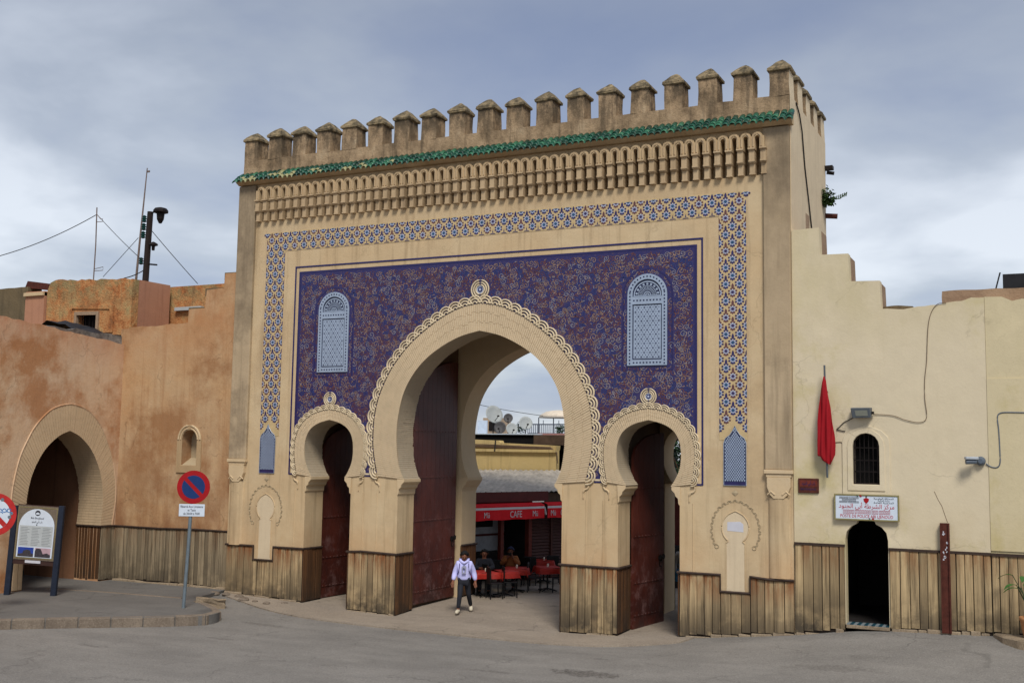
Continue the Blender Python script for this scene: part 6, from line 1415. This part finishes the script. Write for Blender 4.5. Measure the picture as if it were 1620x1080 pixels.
# satellite dishes
def dish(px, py, Y, r, az, el, mat, label, sq=1.0):
    c = at(px, py, Y); root = thing('satellite_dish', label, 'satellite dish', (c.x, c.y, 5.0), az, 'satellite dishes on the roof behind the cafe'); h = c.z-5.0
    n = 20; m = MB(); v = [(0, .10*r*2, 0)]
    for ri_, dy in ((.4, .16*.5), (.75, .06), (1.0, 0)):
        v += [(r*ri_*math.cos(2*math.pi*k/n)*sq, dy*r*2, r*ri_*math.sin(2*math.pi*k/n)) for k in range(n)]
    f = [(0, 1+k, 1+(k+1) % n) for k in range(n)]
    for q in (0, 1): f += [(1+q*n+k, 1+q*n+(k+1) % n, 1+(q+1)*n+(k+1) % n, 1+(q+1)*n+k) for k in range(n)]
    ce, se = math.cos(el), math.sin(el); v = [(x, y*ce+z*se, z*ce-y*se+h) for x, y, z in v]
    m.add(v, f); m.sm = True; d = m.build('reflector', mat, root); so = d.modifiers.new('s', 'SOLIDIFY'); so.thickness = .01
    m = MB(); m.tube([(0, .25*r, h), (0, .28*r, max(.02, h-r*.6)), (0, .2*r, .0)], .025, 6); m.build('post', 'iron_dark', root)
    m = MB(); m.tube([(0, .1, h-r*.9), (0, -r*.9, h-r*.25)], .015, 5); m.lathe([(.035, -.05), (.035, .05)], (0, -r*.9, h-r*.2), 8, 0, 'Y'); m.build('feed_arm', 'iron_dark', root)
dish(782, 655, 16, .40, .95, .35, 'dish_white', 'largest pale satellite dish at the left of the roof group')
dish(804, 661, 16.4, .20, .4, .2, 'dish_dark', 'small brown satellite dish right behind the largest one')
dish(791, 676, 15.6, .26, .2, .2, 'dish_dark', 'dark mesh satellite dish below the largest one')
dish(810, 678, 15.2, .25, .75, .25, 'dish_white', 'small white satellite dish in the middle of the roof group')
dish(832, 669, 15.8, .29, .75, .3, 'dish_white', 'white satellite dish standing alone at the right of the group')
c = at(763, 677, 15); m = MB(); m.box(c.x-.22, c.x+.2, 15, 15.08, 5.0, c.z+.32); tag(m.build('pale_panel', 'pale_sheet'), 'pale blue white panel standing left of the satellite dishes', 'panel')
c = at(777, 678, 17); m = MB(); m.box(c.x-.4, c.x+.45, 17, 18, 5.0, 5.75); sh_ = m.build('wall', 'far_wall_tan'); tag(sh_, 'small tan rooftop hut with a dark window behind the dishes', 'hut'); m = MB(); m.box(c.x-.1, c.x+.25, 16.97, 17.0, 5.2, 5.6); m.build('window', 'iron_dark', sh_)
rl = thing('terrace_railing', 'dark iron railing along the far roof terrace', 'railing')
a, b = at(835, 690, 19), at(915, 690, 19); zb, zt2 = 5.02, at(870, 671, 19).z
m = MB(); m.tube([(a.x, 19, zt2), (b.x, 19, zt2)], .025, 4); m.build('top_rail', 'railing_grey', rl); m = MB(); m.tube([(a.x, 19, zb+.12), (b.x, 19, zb+.12)], .02, 4); m.build('bottom_rail', 'railing_grey', rl)
n = 26
for k in range(n+1):
    x = a.x+(b.x-a.x)*k/n; m = MB(); m.box(x-.012, x+.012, 18.99, 19.01, zb, zt2+(.18 if k % 8 == 0 else 0)); m.build('baluster', 'railing_grey', rl)
c = at(885, 655, 21); cn = thing('garden_canopy', 'cream domed canopy on thin posts on the far roof terrace', 'canopy', (c.x, 21, 5.02))
zc_ = at(885, 661, 21).z-5.02; m = MB(); m.lathe([(.95, zc_), (.9, zc_+.12), (.62, zc_+.28), (.3, zc_+.34), (.02, zc_+.36)], (0, 0, 0), 20); m.sm = True; m.build('canopy_top', 'canvas_cream', cn)
for x, y in ((-.9, -.3), (.9, -.3), (-.6, .7), (.6, .7)): m = MB(); m.tube([(x, y, 0), (x, y, zc_+.02)], .025, 5); m.build('post', 'railing_grey', cn)
wire(at(758, 640, 17), at(882, 660, 21), .05, 'thin wire crossing above the satellite dishes to the canopy', .012)
leafy('roof_shrub', tuple(at(824, 676, 17)), .28, 220, 'leaf_dark', 'dark potted shrub between the white satellite dishes', 'shrub', 8, .1, .1)
leafy('terrace_plant', tuple(at(886, 678, 18)), .22, 180, 'leaf_dark', 'small dark plant beside the terrace railing under the canopy', 'shrub', 9, .1, .1)

# tables and chairs
def table(loc, rz, label):
    root = thing('cafe_table', label, 'table', loc, rz, 'tables outside the cafe')
    m = MB(); m.box(-.36, .36, -.36, .36, .71, .735); m.build('table_top', 'chair_black', root); m = MB(); m.tube([(0, 0, .04), (0, 0, .71)], .03, 8); m.build('column', 'chair_black', root)
    for k in range(4): a = math.pi/4+k*math.pi/2; m = MB(); m.tube([(0, 0, .08), (.33*math.cos(a), .33*math.sin(a), .02)], .02, 5); m.build('foot', 'chair_black', root)
    return root
def cloth(loc, rz, label, seed):
    n = 16; m = MB(); v = []; rr = random.Random(seed)
    for j in range(n+1):
        for i in range(n+1):
            x = (i/n-.5)*1.14; y = (j/n-.5)*1.14; ox_ = max(0, abs(x)-.37); oy = max(0, abs(y)-.37)
            d = math.hypot(ox_, oy); z = .742-d*.95; sx_ = math.copysign(min(abs(x), .37+.10*ox_+.05*math.sin(9*y+seed)*ox_*4), x); sy_ = math.copysign(min(abs(y), .37+.10*oy+.05*math.sin(9*x+seed)*oy*4), y)
            v.append((sx_, sy_, z))
    m.add(v, [(j*(n+1)+i, j*(n+1)+i+1, (j+1)*(n+1)+i+1, (j+1)*(n+1)+i) for j in range(n) for i in range(n)]); m.sm = True
    o = m.build('tablecloth', 'cloth_red'); o.location = loc; o.rotation_euler = (0, 0, rz); return tag(o, label, 'tablecloth', 'red tablecloths on the cafe tables')
TB = [(768, 943, .75, 'leftmost cafe table under a red cloth beside the walking boy', 'red cloth on the leftmost cafe table', 'glass jar on the leftmost red tablecloth'), (796, 942, .9, 'cafe table under a red cloth, second from the left', 'red cloth with hanging corner on the second table from the left', 'small jar on the second red tablecloth from the left'),
      (817, 936, .35, 'cafe table in front of the seated man in brown', 'glossy red cloth on the table before the man in brown', 'white cup on the table before the man in brown'), (866, 934, .7, 'cafe table nearest the gate pier at the right', 'red cloth on the table nearest the right gate pier', 'pale jar on the table nearest the right gate pier'), (860, 921, .3, 'cafe table against the brown shutters behind the others', 'dark red cloth on the table against the brown shutters', 'small pot on the table against the shutters')]
for k, (px, py, rz, lb, lc, lj) in enumerate(TB):
    p = ground_at(px, py, 0); loc = (p.x, p.y, 0); table(loc, rz, lb); cloth(loc, rz, lc, k)
    m = MB(); m.lathe([(.03, 0), (.035, .05), (.03, .09), (.015, .10)], (p.x+.05, p.y-.1, .745), 8); tag(m.build('table_jar', 'glass_jar'), lj, 'jar')
def chair(loc, rz, label):
    root = thing('cafe_chair', label, 'chair', loc, rz, 'black chairs outside the cafe')
    m = MB(); m.box(-.21, .21, -.21, .21, .43, .46); m.build('seat', 'chair_black', root, .01)
    for x, y, h in ((-.19, -.19, .43), (.19, -.19, .43), (-.19, .19, .43), (.19, .19, .43)): m = MB(); m.tube([(x, y, 0), (x*.97, y*.97, h)], .016, 5); m.build('leg', 'chair_black', root)
    m = MB(); m.plate([(-.21, .46), (.21, .46), (.20, .90), (-.20, .90)], [], .18, .21); m.build('backrest', 'chair_black', root, .01); return root
CH = [(782, 946, 2.4, 'black chair pushed in at the leftmost red table'), (757, 940, -.5, 'black chair half hidden behind the walking boy'), (806, 944, 2.2, 'black chair between the second and third red tables'), (845, 936, 1.9, 'large black chair standing left of the rightmost red table'), (884, 937, -1.2, 'black chair beside the gate pier at the far right'), (838, 925, .4, 'black chair by the cafe post in front of the shutters'), (875, 923, .5, 'black chair close to the brown shutters'), (786, 932, .5, 'black chair under the cafe awning behind the second table'), (825, 927, -.4, 'black chair near the cafe doorway behind the man in brown')]
base_ = None
for px, py, rz, lb in CH:
    p = ground_at(px, py, 0)
    if base_ is None: base_ = chair((p.x, p.y, 0), rz, lb)
    else: dup(base_, (p.x, p.y, 0), rz, lb)
p = ground_at(807, 932, 0); dup(base_, (p.x, p.y+.02, 0), .35, 'black chair on which the man in brown sits'); p = ground_at(765, 938, 0); dup(base_, (p.x, p.y+.02, 0), .5, 'black chair on which the person in dark clothes sits')

# seen through the small right arch: stall, fence and greenery
st = thing('market_stall', 'dark red stall with a pale sheet roof seen through the right small arch', 'stall')
c = at(1070, 765, 10); m = MB(); m.add([(c.x-1.2, 9.6, c.z-.05), (c.x+1.6, 9.6, c.z-.05), (c.x+1.6, 11, c.z+.22), (c.x-1.2, 11, c.z+.22)], [(0, 1, 2, 3)]); m.build('roof_sheet', 'pale_sheet', st)
m = MB(); m.box(c.x-1.2, c.x+1.6, 9.65, 9.72, c.z-.45, c.z-.12); m.build('fascia', 'tarp_black', st); m = MB(); m.box(c.x-1.2, c.x+1.6, 9.9, 11, 0, c.z-.3); m.build('body', 'shop_brown_red', st)
m = MB(); m.box(c.x-1.2, c.x+1.6, 9.2, 9.6, 0, 1.35); m.build('counter', 'tarp_black', st)
def tree(px, py, Y, h, r, label, seed, n=2600):
    p = at(px, py, Y); root = thing('tree', label, 'tree', (p.x, Y, 0)); rr = random.Random(seed); m = MB(); m.tube([(0, 0, -.1), (.1, 0, h*.35), (0, .05, h*.7)], [.18, .13, .06], 8)
    for k in range(6): a = k*1.1; m.tube([(.05, 0, h*(.35+.05*k)), (math.cos(a)*r*.5, math.sin(a)*r*.5, h*(.55+.06*k))], [.06, .02], 5)
    m.build('trunk', 'bark', root); m = MB(); cs = [(rr.gauss(0, r*.45), rr.gauss(0, r*.45), h*rr.uniform(.5, .95), r*rr.uniform(.3, .5)) for _ in range(12)]
    for k in range(n):
        c = rr.choice(cs); d = Vector((rr.gauss(0, 1), rr.gauss(0, 1), rr.gauss(0, 1))).normalized()*c[3]*rr.random()**.4; p_ = Vector(c[:3])+d; e_ = Vector((rr.uniform(-1, 1), rr.uniform(-1, 1), rr.uniform(-1, 1))).normalized(); g2 = e_.cross(Vector((.2, .1, 1))).normalized(); l = rr.uniform(.12, .22)
        m.add([p_, p_+e_*l*.5+g2*l*.3, p_+e_*l, p_+e_*l*.5-g2*l*.3], [(0, 1, 2, 3)])
    m.build('crown', 'leaf_dark', root)
tree(1083, 720, 16, 5.4, 1.6, 'green tree glimpsed through the right small horseshoe arch', 5); tree(1078, 720, 26, 5.0, 2.0, 'farther darker tree behind the stall through the right arch', 6); tree(1050, 720, 20, 4.4, 1.6, 'low bushy tree left of the other two behind the right arch', 12)
leafy('green_bush', (at(1078, 757, 11.6).x, 11.6, at(1078, 757, 11.6).z-.1), .55, 500, 'leaf_green', 'bright green bush just above the stall roof in the right arch', 'bush', 12, .2, .12)
